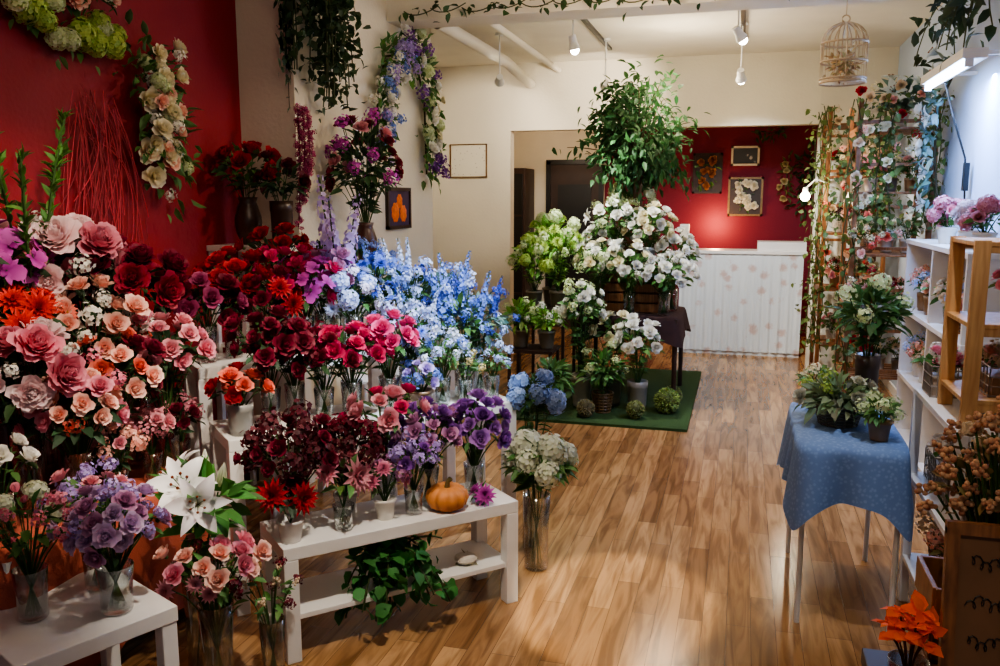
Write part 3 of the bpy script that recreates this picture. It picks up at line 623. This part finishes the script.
for i in range(52):
    y0=3.25+random.uniform(-.14,.12);y1=y0+random.uniform(-.24,.2);z0=random.uniform(1.95,2.2);z1=random.uniform(1.3,1.7)
    m.tube(bez((-2.785,y0,z0),(-2.72-random.uniform(-.04,.04),(y0+y1)/2+random.uniform(-.14,.14),1.9),(-2.76,y1,z1),10),.0026,0,lin((205,72,84))*random.uniform(.5,1.2),4)
m.build('hanging_raffia_strands',PM,smooth=True)
m=MB()
for i in range(36):
    if i%3: y0=random.uniform(4.5,4.85);x0=-2.42+random.uniform(0,.12)
    else: y0=4.36;x0=random.uniform(-2.62,-2.42)
    zz=random.uniform(2.2,2.7)
    vinepath(m,bez((x0,y0,3.05),(x0+.06,y0-.02,2.8),(x0+random.uniform(-.02,.08),y0+random.uniform(-.05,.05),zz),8),30,.055,(48,68,42),.42,.05)
m.build('hanging_ivy',PM,smooth=True,clamp=True)
m=MB()
for i in range(16):
    y0=random.uniform(5.65,5.72);x0=-2.3+i*.21
    vinepath(m,bez((x0,y0,2.98),(x0+.1,y0-.05,2.90),(x0+.25,y0,3.0),7),8,.06,(42,66,34),.36,.025)
m.build('ceiling_vine_garland',PM,smooth=True)
m=MB()
for k in range(3):
    P=bez((-2.37+.03*k,4.30,2.2),(-2.34+.03*k,4.28,1.9),(-2.37+.03*k,4.27,1.55+.14*k),60);m.tube(P,.004,0,lin((120,20,50)),4)
    for p in P: put(m,'clus',p+rng.normal(0,.008,3),rng.normal(0,1,3),random.uniform(.012,.018),(140,35,85),(210,95,142))
m.build('hanging_amaranth',PM,smooth=True)
swag('blue_wisteria_garland',[[-2.43,5.95,2.74],[-2.43,5.66,2.68],[-2.43,5.52,2.40],[-2.43,5.50,2.0]],.14,(1,0,0),[h('clus',LAV,18,.042),h('clus',BLU,18,.04),h('clus',WHT,12,.042),h('rose',WHT,6,.045)],220,G2,.075)
swag('white_green_garland',[[-2.43,5.95,2.76],[-2.43,6.25,2.74],[-2.43,6.42,2.45],[-2.43,6.45,1.9]],.16,(1,0,0),[h('rose',WHT,12,.046),h('rose',CRM,8,.042),h('clus',PUR,14,.048),h('hyd',LGR,7,.05)],280,G2,.08)

# ---------------------------------------------------------------- central display
m=MB()
cx,cy,w_,d_,hh,z0=-.88,7.45,.5,.42,.34,.75
for k in range(4): m.box((cx,cy-d_/2,z0+.04+k*.085),(w_,.012,.07));m.box((cx,cy+d_/2,z0+.04+k*.085),(w_,.012,.07));m.box((cx-w_/2,cy,z0+.04+k*.085),(.012,d_,.07));m.box((cx+w_/2,cy,z0+.04+k*.085),(.012,d_,.07))
for sx in(-1,1):
    for sy in(-1,1): m.box((cx+sx*(w_/2-.02),cy+sy*(d_/2-.02),z0+hh/2),(.03,.03,hh))
m.box((cx,cy,z0+hh),(w_+.02,d_+.02,.02))
m.build('wooden_crate',[M_BROWNW],bevel=.002)
m=MB();tx,ty,tz=-.88,7.5,1.1;vase(m,'basket',tx,ty,tz,.24,.14,(120,90,55))
crown=np.array([tx-.02,ty,2.26])
for k in range(3):
    a=k*2.1;P=np.array([[tx+.03*math.cos(a+t*5),ty+.03*math.sin(a+t*5),tz+.18+t*.75] for t in np.linspace(0,1,12)]);m.tube(P,np.linspace(.018,.012,12),0,lin((110,85,60)),6)
for i in range(72):
    u=rng.normal(0,1,3);u/=np.linalg.norm(u);q=crown+u*np.array([.64,.54,.56])*random.uniform(.5,1.0)
    q[2]+=.04;wscale=1-.45*max(0,(q[2]-2.30)/.5);q[0]=tx+(q[0]-tx)*wscale;q[1]=ty+(q[1]-ty)*wscale
    P=bez((tx,ty,1.9+random.uniform(-.1,.2)),(tx+(q[0]-tx)*.5,ty+(q[1]-ty)*.5,q[2]),q,8);m.tube(P,np.linspace(.007,.003,8),0,lin((90,75,50)),4)
    n=32;f=rng.uniform(2.5,7,n);Q=np.stack([np.interp(f,np.arange(8),P[:,j]) for j in range(3)],1)+rng.normal(0,.07,(n,3));D=rng.normal(0,.6,(n,3))+u*.6;D[:,2]-=.4;leaves(m,Q,D,.085,(52,88,48),.24)
m.build('ficus_tree',PM,origin=(tx,ty,tz),smooth=True)
W=[('white_rose_bouquet',(-.60,7.12,.75),[h('rose',WHT,20,.044),h('clus',WHT,8,.04)],.22,.34),
('white_rose_bouquet',(-.88,7.06,.75),[h('rose',WHT,18,.044),h('rose',CRM,7,.042)],.22,.40),
('white_dahlia_bouquet',(-1.14,7.10,.75),[h('dahlia',WHT,9,.046),h('rose',CRM,10,.042),h('clus',LGR,6,.045)],.2,.44),
('white_rose_bouquet',(-.56,7.42,.75),[h('rose',WHT,16,.044),h('gerbera',WHT,6,.05)],.22,.52),
('cream_rose_bouquet',(-.75,7.28,1.105),[h('rose',CRM,12,.044),h('rose',WHT,12,.044)],.2,.36),
('white_lily_bouquet',(-1.03,7.3,1.105),[h('lily',WHT,4,.07),h('rose',WHT,10,.044),h('clus',LGR,5,.04)],.2,.44),
('cream_hydrangea_bouquet',(-.95,7.66,1.105),[h('hyd',((205,215,160),(236,238,212)),7,.06)],.24,.56),
('white_daisy_bouquet',(-1.15,7.45,.75),[h('gerbera',WHT,14,.042),h('rose',WHT,8,.042)],.2,.60)]
for nm,loc,hd,R,H in W: bouquet(nm,loc,('glass' if loc[2]<1 else 'pot',.2,.055,(150,150,140)),hd,R,H,.8,100,G2,.075,face=(.1,-.5,0))
m=MB()
for (x0,x1,y0,y1,z) in((-1.82,-1.40,6.95,7.5,.78),(-1.80,-1.42,6.55,6.88,.5)):
    m.box(((x0+x1)/2,(y0+y1)/2,z-.012),(x1-x0,y1-y0,.025))
    for x in(x0+.02,x1-.02):
        for y in(y0+.02,y1-.02): m.box((x,y,.02+(z-.045)/2),(.025,.025,z-.045))
m.build('dark_plant_stand',[M_DARKW],bevel=.002)
Gs=[('green_hydrangea_bouquet',(-1.70,7.1,.78),[h('hyd',GRN,8,.06),h('clus',LGR,8,.045)],.21,.42,110),
('green_chrysanthemum_bouquet',(-1.5,7.12,.78),[h('dahlia',GRN,12,.05),h('clus',LGR,8,.045)],.19,.52,110),
('green_foliage_bouquet',(-1.62,7.38,.78),[h('hyd',LGR,5,.055),h('dahlia',GRN,8,.045)],.23,.62,150),
('ivy_pot',(-1.72,6.72,.5),[h('clus',LGR,6,.04)],.17,.26,110),
('white_flower_pot',(-1.50,6.7,.5),[h('clus',WHT,8,.035)],.14,.24,70)]
for nm,loc,hd,R,H,nl in Gs: bouquet(nm,loc,('pot',.15,.07,(115,105,85)),hd,R,H,.85,nl,(108,148,64),.085,face=(.1,-.5,0))
bouquet('cream_rose_floor_vase',(-1.22,6.78,.02),('pot',.26,.09,(190,185,170)),[h('rose',WHT,14,.041),h('clus',LGR,8,.045)],.16,.82,1.3,110,G2,.08)
bouquet('white_rose_floor_vase',(-.76,6.76,.02),('tin',.24,.085,(130,125,115)),[h('rose',WHT,18,.044)],.17,.56,1.0,80,G2,.08,face=(.1,-.5,0))
bouquet('green_fern_floor_pot',(-1.02,6.62,.02),('basket',.16,.085,(110,84,52)),[h('clus',LGR,7,.04)],.18,.36,1.0,130,G2,.09)
bouquet('green_fern_floor_pot',(-1.40,6.45,.02),('pot',.15,.08,(100,95,85)),[h('hyd',LGR,2,.045)],.16,.3,1.0,110,G2,.09)
bouquet('cream_rose_floor_vase',(-.98,6.9,.02),('pot',.3,.08,(120,120,110)),[h('rose',CRM,12,.041)],.15,.62,.9,70,G2,.08)
def moss(name,x,y,r,z=.02,c=(95,120,60)):
    m=MB();V,F=ball(r*.93,12,9,(x,y,z+r));m.add(V,F,lin(c)*.6)
    n=600;u=rng.normal(0,1,(n,3));u/=np.linalg.norm(u,axis=1)[:,None];leaves(m,np.array([x,y,z+r])+u*r*.88,u,r*.2,c,.4)
    m.build(name,PM,smooth=True)
moss('moss_ball',-.52,6.72,.10,c=(130,148,80));moss('moss_ball',-.74,6.48,.07,c=(120,128,75));moss('moss_ball',-.50,7.02,.08,c=(120,130,80));moss('moss_ball',-1.12,6.42,.07,c=(120,112,80))

# ---------------------------------------------------------------- right side
def tower(name,x0,x1,y0,y1,H,levels):
    m=MB();t=.035
    for x in(x0,x1):
        for y in(y0,y1): m.box((x,y,H/2),(t,t,H))
    for z in levels:
        n=int((y1-y0)/.07)
        for k in range(n+1): m.box(((x0+x1)/2,y0+(y1-y0)*k/n,z),(x1-x0,.045,.015))
        for x in(x0,x1): m.box((x,(y0+y1)/2,z-.02),(.02,y1-y0,.03))
    for k in range(int(H/.3)): m.box(((x0+x1)/2,y0,.15+k*.3),(x1-x0,.018,.025))
    for k in range(int(H/.26)): m.box((x0,(y0+y1)/2,.13+k*.26),(.018,y1-y0,.025))
    return m.build(name,[M_BROWNW],bevel=.002)
tower('wooden_ladder_shelf',.70,1.2,8.1,8.65,2.5,(.4,.9,1.4,1.9,2.35))
tower('wooden_ladder_shelf',.78,1.28,6.7,7.25,2.4,(.4,.85,1.3,1.75,2.2))
m=MB()
for (x,y,H) in((.67,8.05,2.5),(.75,6.66,2.4),(1.25,6.66,2.4),(.67,8.6,2.5),(.95,6.66,2.4),(1.15,8.05,2.5)):
    for k in range(3):
        P=[[x+.05*math.sin(z*5+k*2),y-.04+.03*math.cos(z*6+k),z] for z in np.linspace(.35 if x<.9 else 1.5,H,16)];vinepath(m,P,80,.05,(82,98,50),.4,.055)
for i in range(90):
    x=random.choice([.72,.80]);y=8.05 if x<.8 else 6.64;z=random.uniform(.9,2.5);put(m,random.choice(['rose','clus']),(x+random.uniform(-.05,.45),y-.03,z),(-.3,-1,.2),.032,*random.choice([CRM,PEACH,CORAL,CRM,IVOR,DPINK,RED,IVOR]))
m.build('trellis_ivy_garland',PM,smooth=True,clamp=True)
for (x,y) in((.84,8.35),(1.0,8.4),(1.12,8.3),(.91,6.95),(1.05,6.98),(1.18,6.92)):
    for z in (.41,.91,1.41,1.91) if y>8 else (.41,.86,1.31,1.76):
        c=random.choice([CRM,WHT,PEACH,RED,IVOR,DPINK,WINE]);bouquet('shelf_posy_pot',(x,y,z),(random.choice(['pot','tin','basket']),.10,.05,random.choice([(210,200,185),(140,105,70),(110,100,90)])),[h(random.choice(['rose','clus','dahlia']),c,9,.032)],.09,.18,.8,36,G2,.06)
bouquet('silver_lily_arrangement',(1.08,6.95,2.21),('pot',.12,.06,(200,200,195)),[h('lily',((150,170,170),(215,225,225)),6,.09)],.2,.22,.7,80,GB,.11)
swag('silver_leaf_garland',[[1.3,6.2,2.6],[1.2,6.3,2.3],[1.22,6.4,2.0],[1.26,6.4,1.7]],.15,(-1,0,0),[h('lily',((170,190,190),(222,230,228)),5,.08),h('rose',WHT,3,.04)],120,(100,125,118),.09)
m=MB()
for i in range(14):
    y0=random.uniform(4.9,6.3);x0=1.28
    vinepath(m,bez((x0,y0,3.08),(x0-.2,y0+.1,2.95),(x0-random.uniform(.05,.3),y0+random.uniform(.1,.4),random.uniform(2.5,2.9)),8),16,.09,(50,66,46),.3,.04)
m.build('hanging_leaf_garland',PM,smooth=True,clamp=True)
m=MB();m.tube([[.70,8.08,1.85],[.60,8.02,1.88],[.52,8.0,1.80]],.007,0,ns=7);m.lathe([(.001,.05),(.02,.05),(.028,.0),(.02,-.005)],(.52,8.0,1.76),0,ns=14);V,F=ball(.04,12,9,(.52,8.0,1.73));m.add(V,F,mat=1)
m.build('trellis_bulb_lamp',[M_WHITEMETAL,M_BULB],smooth=True)
def cage(name,x,y,z,r,hh,hang,col=(230,225,215),fill=None,bar=.003):
    m=MB();a=np.linspace(0,2*math.pi,25);c=lin(col)
    for zz,rr in((0,r),(.02,r),(hh*.35,r),(hh*.66,r)): m.tube(np.stack([x+rr*np.cos(a),y+rr*np.sin(a),z+zz+0*a],1),bar*1.4,2,c,5)
    for k in range(16):
        t=2*math.pi*k/16;P=[[x+r*math.cos(t),y+r*math.sin(t),z],[x+r*math.cos(t),y+r*math.sin(t),z+hh*.66]]
        for q in np.linspace(.15,1,6): P.append([x+r*math.cos(q*math.pi/2)*math.cos(t),y+r*math.cos(q*math.pi/2)*math.sin(t),z+hh*.66+hh*.34*math.sin(q*math.pi/2)])
        m.tube(P,bar,2,c,4)
    m.lathe([(.001,0),(r,0),(r,.012),(.001,.012)],(x,y,z),2,c,24)
    if fill:
        n=240;u=rng.normal(0,.36,(n,3));P=np.array([x,y,z+hh*.30])+u*np.array([r*.7,r*.7,hh*.26]);P[:,2]=np.maximum(P[:,2],z+.02);leaves(m,P,u,.035,fill,.3)
    b=np.linspace(0,2*math.pi,13);m.tube(np.stack([x+.02*np.cos(b),y+0*b,z+hh+.02+.02*np.sin(b)],1),bar,2,c,5)
    if hang: m.tube([[x,y,z+hh+.04],[x,y,hang]],.0025,2,c,4)
    m.build(name,PM)
cage('white_birdcage',.50,5.2,2.34,.12,.32,3.12,(196,176,146),(170,150,115),.0045)
cage('white_birdcage',.90,6.97,2.222,.07,.2,None,(215,208,195))
bouquet('silver_foliage_basket',(.43,3.80,.752),('basket',.09,.10,(90,85,70)),[h('rose',((160,160,140),(200,200,180)),6,.03),h('clus',GRN,6,.03)],.15,.12,.6,190,(116,132,100),.07)
bouquet('small_herb_pot',(.56,3.58,.752),('pot',.08,.045,(150,120,90)),[h('clus',LGR,6,.028)],.07,.12,.7,40,G2,.05)
bouquet('small_herb_pot',(.36,4.06,.752),('tin',.09,.045,(120,115,105)),[h('clus',CRM,6,.028)],.08,.14,.7,40,G2,.05)
bouquet('tall_green_foliage_vase',(.57,4.08,.752),('tin',.26,.055,(66,50,42)),[h('clus',LGR,7,.04)],.14,.46,1.0,140,(66,98,52),.075)
m=MB();x0,x1,y0,y1,Hh=.73,1.28,3.05,3.78,.93
for x in(x0,x1):
    for y in(y0,y1): m.box((x,y,Hh/2),(.035,.035,Hh))
for z in(.2,.56,.92): m.box(((x0+x1)/2,(y0+y1)/2,z),(x1-x0+.03,y1-y0+.03,.022))
m.build('white_wood_rack',[M_WHITE],bevel=.002)
m=MB();x0,x1,y0,y1=.77,1.2,3.16,3.50
for y in(y0,y1):
    for x in(x0,x1): m.box((x,y,1.25),(.05,.022,.636))
    for z in(1.0,1.26,1.54): m.box(((x0+x1)/2,y,z),(x1-x0,.018,.03))
for z in(1.02,1.28,1.555): m.box(((x0+x1)/2,(y0+y1)/2,z),(x1-x0+.04,y1-y0+.02,.016))
m.build('pine_shelf_unit',[M_PINE],bevel=.002)
def wirebasket(name,x,y,z,w,d,hh,heads,fc=(170,150,130)):
    m=MB();c=lin((150,140,130))
    for k in range(4):
        zz=z+.004+hh*k/3;m.tube([[x-w,y-d,zz],[x+w,y-d,zz],[x+w,y+d,zz],[x-w,y+d,zz],[x-w,y-d,zz]],.003,2,c,4)
    for f in np.linspace(-1,1,7):
        for s in(-1,1): m.tube([[x+f*w,y+s*d,z],[x+f*w,y+s*d,z+hh]],.0025,2,c,4);m.tube([[x+s*w,y+f*d,z],[x+s*w,y+f*d,z+hh]],.0025,2,c,4)
    m.box((x,y,z+hh*.35),(w*1.8,d*1.8,hh*.6),2,col=lin(fc))
    for kk,cc,n,s in heads:
        for i in range(n): put(m,kk,(x+random.uniform(-.8,.8)*w,y+random.uniform(-.8,.8)*d,z+hh+random.uniform(0,.05)),(random.uniform(-.5,.5),random.uniform(-.5,.5),1),s,*cc)
    P=np.array([[x+random.uniform(-.8,.8)*w,y+random.uniform(-.8,.8)*d,z+hh*.9] for _ in range(30)]);leaves(m,P,rng.normal(0,.5,(30,3))+np.array([0,0,.7]),.06,G2)
    m.build(name,PM)
wirebasket('wire_flower_basket',.81,3.68,.931,.07,.07,.12,[('rose',PINK,9,.028),('clus',WHT,5,.03)])
wirebasket('wire_flower_basket',.98,3.68,.931,.07,.07,.12,[('rose',RED,8,.028),('clus',PEACH,4,.03)])
wirebasket('wire_flower_basket',.97,3.33,1.028,.13,.12,.10,[('rose',PEACH,9,.028),('clus',IVOR,8,.03),('berry',IVOR,6,.02)],(150,110,75))
for y in(3.66,3.42,3.18):
    wirebasket('wire_flower_basket',.86,y,.571,.09,.09,.12,[(random.choice(['rose','clus']),random.choice([PINK,PEACH,IVOR,WHT]),12,.03),('berry',IVOR,5,.02)],random.choice([(170,150,130),(120,90,60)]))
    bouquet('shelf_posy_pot',(1.12,y,.571),('tin',.10,.055,(170,165,155)),[h('rose',random.choice([PINK,PEACH,WHT]),8,.03)],.09,.18,.7,24,G2,.06)
    bouquet('wicker_posy_basket',(.87,y,.211),('basket',.13,.085,(135,100,62)),[h('clus',random.choice([IVOR,DPINK,PEACH]),12,.032)],.10,.18,.6,30,(110,110,70),.05)
bouquet('pine_shelf_posy',(.93,3.33,1.289),('pot',.08,.04),[h('rose',PINK,7,.025)],.06,.13,.8,16,G2,.05)
m=MB();
for z in(1.42,.95,.5): m.box((1.22,5.6,z),(.25,1.7,.03))
for y in(4.78,5.6,6.42): m.box((1.22,y,.72),(.24,.03,1.40))
m.box((1.22,5.6,.08),(.25,1.7,.03));m.build('white_wall_cabinet',[M_WHITE],bevel=.002)
for (x,y,c) in((1.2,5.75,DPINK),(1.2,5.2,((200,170,175),(228,208,212))),(1.2,4.9,DPINK)):
    bouquet('pink_hydrangea_pot',(x,y,1.436),('pot',.10,.055),[h('hyd',c,4,.05),h('rose',c,4,.032)],.09,.17,.8,26,G2,.055)
for z in(.966,.516):
    for y in(6.22,6.0,5.78,5.42,5.2,4.97):
        bouquet('shelf_posy_pot',(1.2,y,z),(random.choice(['tin','basket','pot']),.12,.055,random.choice([(150,150,150),(140,105,70),(200,190,175)])),[h(random.choice(['clus','rose']),random.choice([WHT,PINK,LBLU,PEACH,IVOR]),9,.033)],.09,.2,.8,24,G2,.06)
m=MB();m.box((1.12,5.6,2.45),(.12,1.1,.05),0);m.tube([[1.1,5.1,2.405],[1.1,6.1,2.405]],.017,1,ns=10);m.box((1.1,5.08,2.41),(.04,.02,.05),0);m.box((1.1,6.12,2.41),(.04,.02,.05),0)
for y in(5.2,6.0): m.box((1.26,y,2.47),(.18,.03,.02),0)
m.build('fluorescent_wall_lamp',[M_WHITE,M_TUBE])
m=MB();m.tube([[1.17,6.0,2.43],[1.22,5.92,2.2],[1.30,5.9,1.95]],.006,ns=6);m.tube([[1.30,5.9,1.95],[1.32,5.9,1.6],[1.31,5.95,1.44]],.006,ns=6);m.box((1.31,5.9,1.84),(.03,.045,.17));m.build('power_cord_switch',[M_BLACK])
m=MB();m.box((1.245,4.3,2.87),(.21,.8,.5));m.box((1.135,4.3,2.87),(.012,.76,.46));m.build('white_upper_cabinet',[M_WHITE],bevel=.004)

# bottom-right foreground stand
m=MB();m.box((.76,1.84,.58),(.86,.60,.04))
for x in(.37,1.15):
    for y in(1.58,2.10): m.box((x,y,.28),(.05,.05,.56))
m.build('dark_wood_foreground_table',[M_DARKW],bevel=.003)
m=MB();R_=np.array([[1,0,0],[0,math.cos(-.12),-math.sin(-.12)],[0,math.sin(-.12),math.cos(-.12)]])
c0=np.array([.605,1.86,.60]);BH=.42
def pl(u,v,w): return tuple(c0+R_@np.array([u,v,w]))
m.box(pl(0,0,BH/2),(.30,.012,BH-.01),0,R=R_)
for s in(-1,1): m.box(pl(s*.15,-.004,BH/2),(.026,.022,BH),1,R=R_);
m.box(pl(0,-.004,BH),(.326,.022,.026),1,R=R_);m.box(pl(0,-.004,.013),(.326,.022,.026),1,R=R_)
for i in range(4):
    for wd in range(2):
        n=46;tt=np.linspace(0,1,n);ph=random.uniform(0,6);xx=-.115+wd*.12+.10*tt+.006*np.sin(tt*40+ph);zz=.35-.085*i+.011*np.cos(tt*40+ph)+.007*np.sin(tt*13+ph)
        m.tube([pl(a,-.009,b) for a,b in zip(xx,zz)],.0014,2,ns=4)
m.build('kraft_message_board',[solid('kraft_board',(128,92,64),.8,noise=.12),M_BROWNW,M_BLACK])
m=MB();cx,cy,w_,d_=.66,2.03,.44,.18
for k in range(3):
    zz=.645+k*.09
    m.box((cx,cy-d_/2,zz),(w_,.012,.075));m.box((cx,cy+d_/2,zz),(w_,.012,.075));m.box((cx-w_/2,cy,zz),(.012,d_,.075));m.box((cx+w_/2,cy,zz),(.012,d_,.075))
m.box((cx,cy,.608),(w_,d_,.012));m.build('wooden_display_crate',[M_BROWNW],bevel=.002)
bouquet('autumn_berry_branches',(.58,2.03,.615),('urn',.2,.05,(80,50,35)),[h('berry',((185,125,95),(230,190,150)),56,.021),h('hyd',IVOR,10,.026)],.15,.46,1.3,80,(120,108,70),.045)
bouquet('dried_cotton_branches',(.78,2.03,.615),('urn',.2,.05,(90,66,48)),[h('berry',((210,190,165),(243,230,212)),36,.024),h('hyd',IVOR,12,.03)],.16,.50,1.2,60,(120,105,70),.05)
m=MB();vase(m,'glass',.385,1.88,.60,.12,.042)
for i in range(13):
    a=i*GA;rr=.02+.028*(i/13)**.5;q=np.array([.385+rr*math.cos(a),1.88+rr*math.sin(a),.60+.22-.05*(i/13)+random.uniform(-.01,.01)]);m.tube(bez((.385,1.88,.62),(.385,1.88,.72),q),.002,0,lin((110,60,30)),4)
    D=np.array([[math.cos(t+i)*.8+.1,math.sin(t+i)*.8-.3,.35+.2*math.cos(t)] for t in np.linspace(0,6.28,7)[:-1]]);leaves(m,np.tile(q,(6,1)),D,.038,(236,98,34),.42,.15)
m.build('orange_maple_leaf_vase',PM,smooth=True)

# ---------------------------------------------------------------- lights
def addlight(name,typ,loc,power,col=(255,214,170),radius=.08,target=None,size=60,blend=.6,area=None):
    l=bpy.data.lights.new(name,typ);l.energy=power;l.color=tuple(lin(col));
    if typ!='AREA': l.shadow_soft_size=radius
    if typ=='SPOT': l.spot_size=math.radians(size);l.spot_blend=blend
    if area: l.shape='RECTANGLE';l.size,l.size_y=area
    o=bpy.data.objects.new(name,l);o.location=loc
    if target: o.rotation_euler=(Vector(target)-Vector(loc)).to_track_quat('-Z','Y').to_euler()
    sc.collection.objects.link(o);return o
def trackspot(loc,target,power,col=(255,240,222),size=70,top=3.12,blend=.6):
    loc=np.array(loc,float);t=np.array(target,float)-loc;t/=np.linalg.norm(t)
    a=np.cross(t,[0,0,1.]);a/=np.linalg.norm(a)+1e-9;b=np.cross(t,a);R=np.stack([a,b,t],1);m=MB()
    m.lathe([(.001,-.10),(.028,-.10),(.032,-.04),(.045,.0),(.045,.005),(.04,.0)],loc,0,ns=18,R=R);m.lathe([(.001,-.006),(.040,-.006)],loc,1,ns=18,R=R)
    V,F=ball(.034,10,7,loc+t*.012);m.add(V,F,mat=1)
    k=loc-t*.06;m.tube([k,[k[0],k[1],top-.01]],.007,0,ns=6);m.lathe([(.001,top-.02),(.04,top-.02),(.04,top)],(k[0],k[1],0),0,ns=14)
    m.build('track_spotlight',[M_WHITEMETAL,M_BULB],smooth=False)
    addlight('spot_bulb','SPOT',tuple(loc+t*.06),power,col,.035,target,size,blend)
trackspot((-2.1,7.4,2.72),(-2.6,8.9,2.2),70)
trackspot((-1.25,7.9,2.72),(-1.5,9.0,2.6),60,size=90)
trackspot((-1.3,6.7,2.85),(-1.0,7.2,1.1),230,(245,245,240),60)
trackspot((-.06,7.5,2.68),(.1,9.6,1.0),190,(235,243,252))
trackspot((-.06,6.8,2.88),(.9,7.6,1.4),160)
m=MB();m.box((-1.27,7.3,3.105),(.035,2.0,.025));m.box((-.06,7.2,3.105),(.035,2.0,.025));m.build('ceiling_light_track',[M_BLACK])
trackspot((-.5,2.9,2.95),(-1.45,3.8,1.15),440,(215,232,255),32)
trackspot((-.9,1.6,2.95),(-2.35,2.65,1.2),170,(255,236,215),48)
trackspot((-.6,2.0,2.95),(-1.5,2.9,.6),180,(255,244,230),50)
trackspot((-.3,4.2,2.95),(-2.0,3.9,1.4),60,(255,230,200),70)
trackspot((-.6,.9,2.95),(-.45,3.35,0),650,(255,238,210),13,blend=.15)
trackspot((.0,4.9,2.95),(-.1,5.2,0),75,(255,222,185),80)
trackspot((.6,2.8,2.95),(.5,4.0,.8),90,(235,240,255),50)
trackspot((.1,.4,2.95),(.6,1.95,.9),40,(255,232,205),34)  # added spot, brightens the message board from the front
addlight('soft_fill_point','POINT',(-.9,2.2,2.85),14,(255,228,198),.25)  # these three soft point lights are added fill, no lamp hangs there
addlight('soft_fill_point','POINT',(-.7,5.0,2.75),20,(255,230,200),.25)
addlight('soft_fill_point','POINT',(-.6,7.4,2.6),42,(255,236,208),.25)
addlight('counter_lamp','POINT',(-.32,10.95,1.4),18,(255,200,140),.06)
addlight('counter_lamp','POINT',(.50,7.9,1.73),10,(255,235,200),.04)
addlight('alcove_point','POINT',(-2.2,10.2,2.4),12,(255,230,200),.1)  # bare point light inside the alcove, no fixture modelled
addlight('tube_light','AREA',(1.06,5.6,2.38),60,(150,188,255),target=(1.2,5.6,1.0),area=(.06,1.0))
w=bpy.data.worlds.new('World');sc.world=w;w.use_nodes=True;w.node_tree.nodes['Background'].inputs[0].default_value=(.82,.88,1.0,1);w.node_tree.nodes['Background'].inputs[1].default_value=.22

cam=bpy.data.cameras.new('camera');cam.lens=30.6;cam.sensor_width=36;cam.clip_start=.05
co=bpy.data.objects.new('camera',cam);co.location=(0,0,1.7);co.rotation_euler=(math.radians(90-8.9),0,math.radians(15.8));sc.collection.objects.link(co);sc.camera=co
print('POLYS',sum(len(o.data.polygons) for o in sc.objects if o.type=='MESH'))
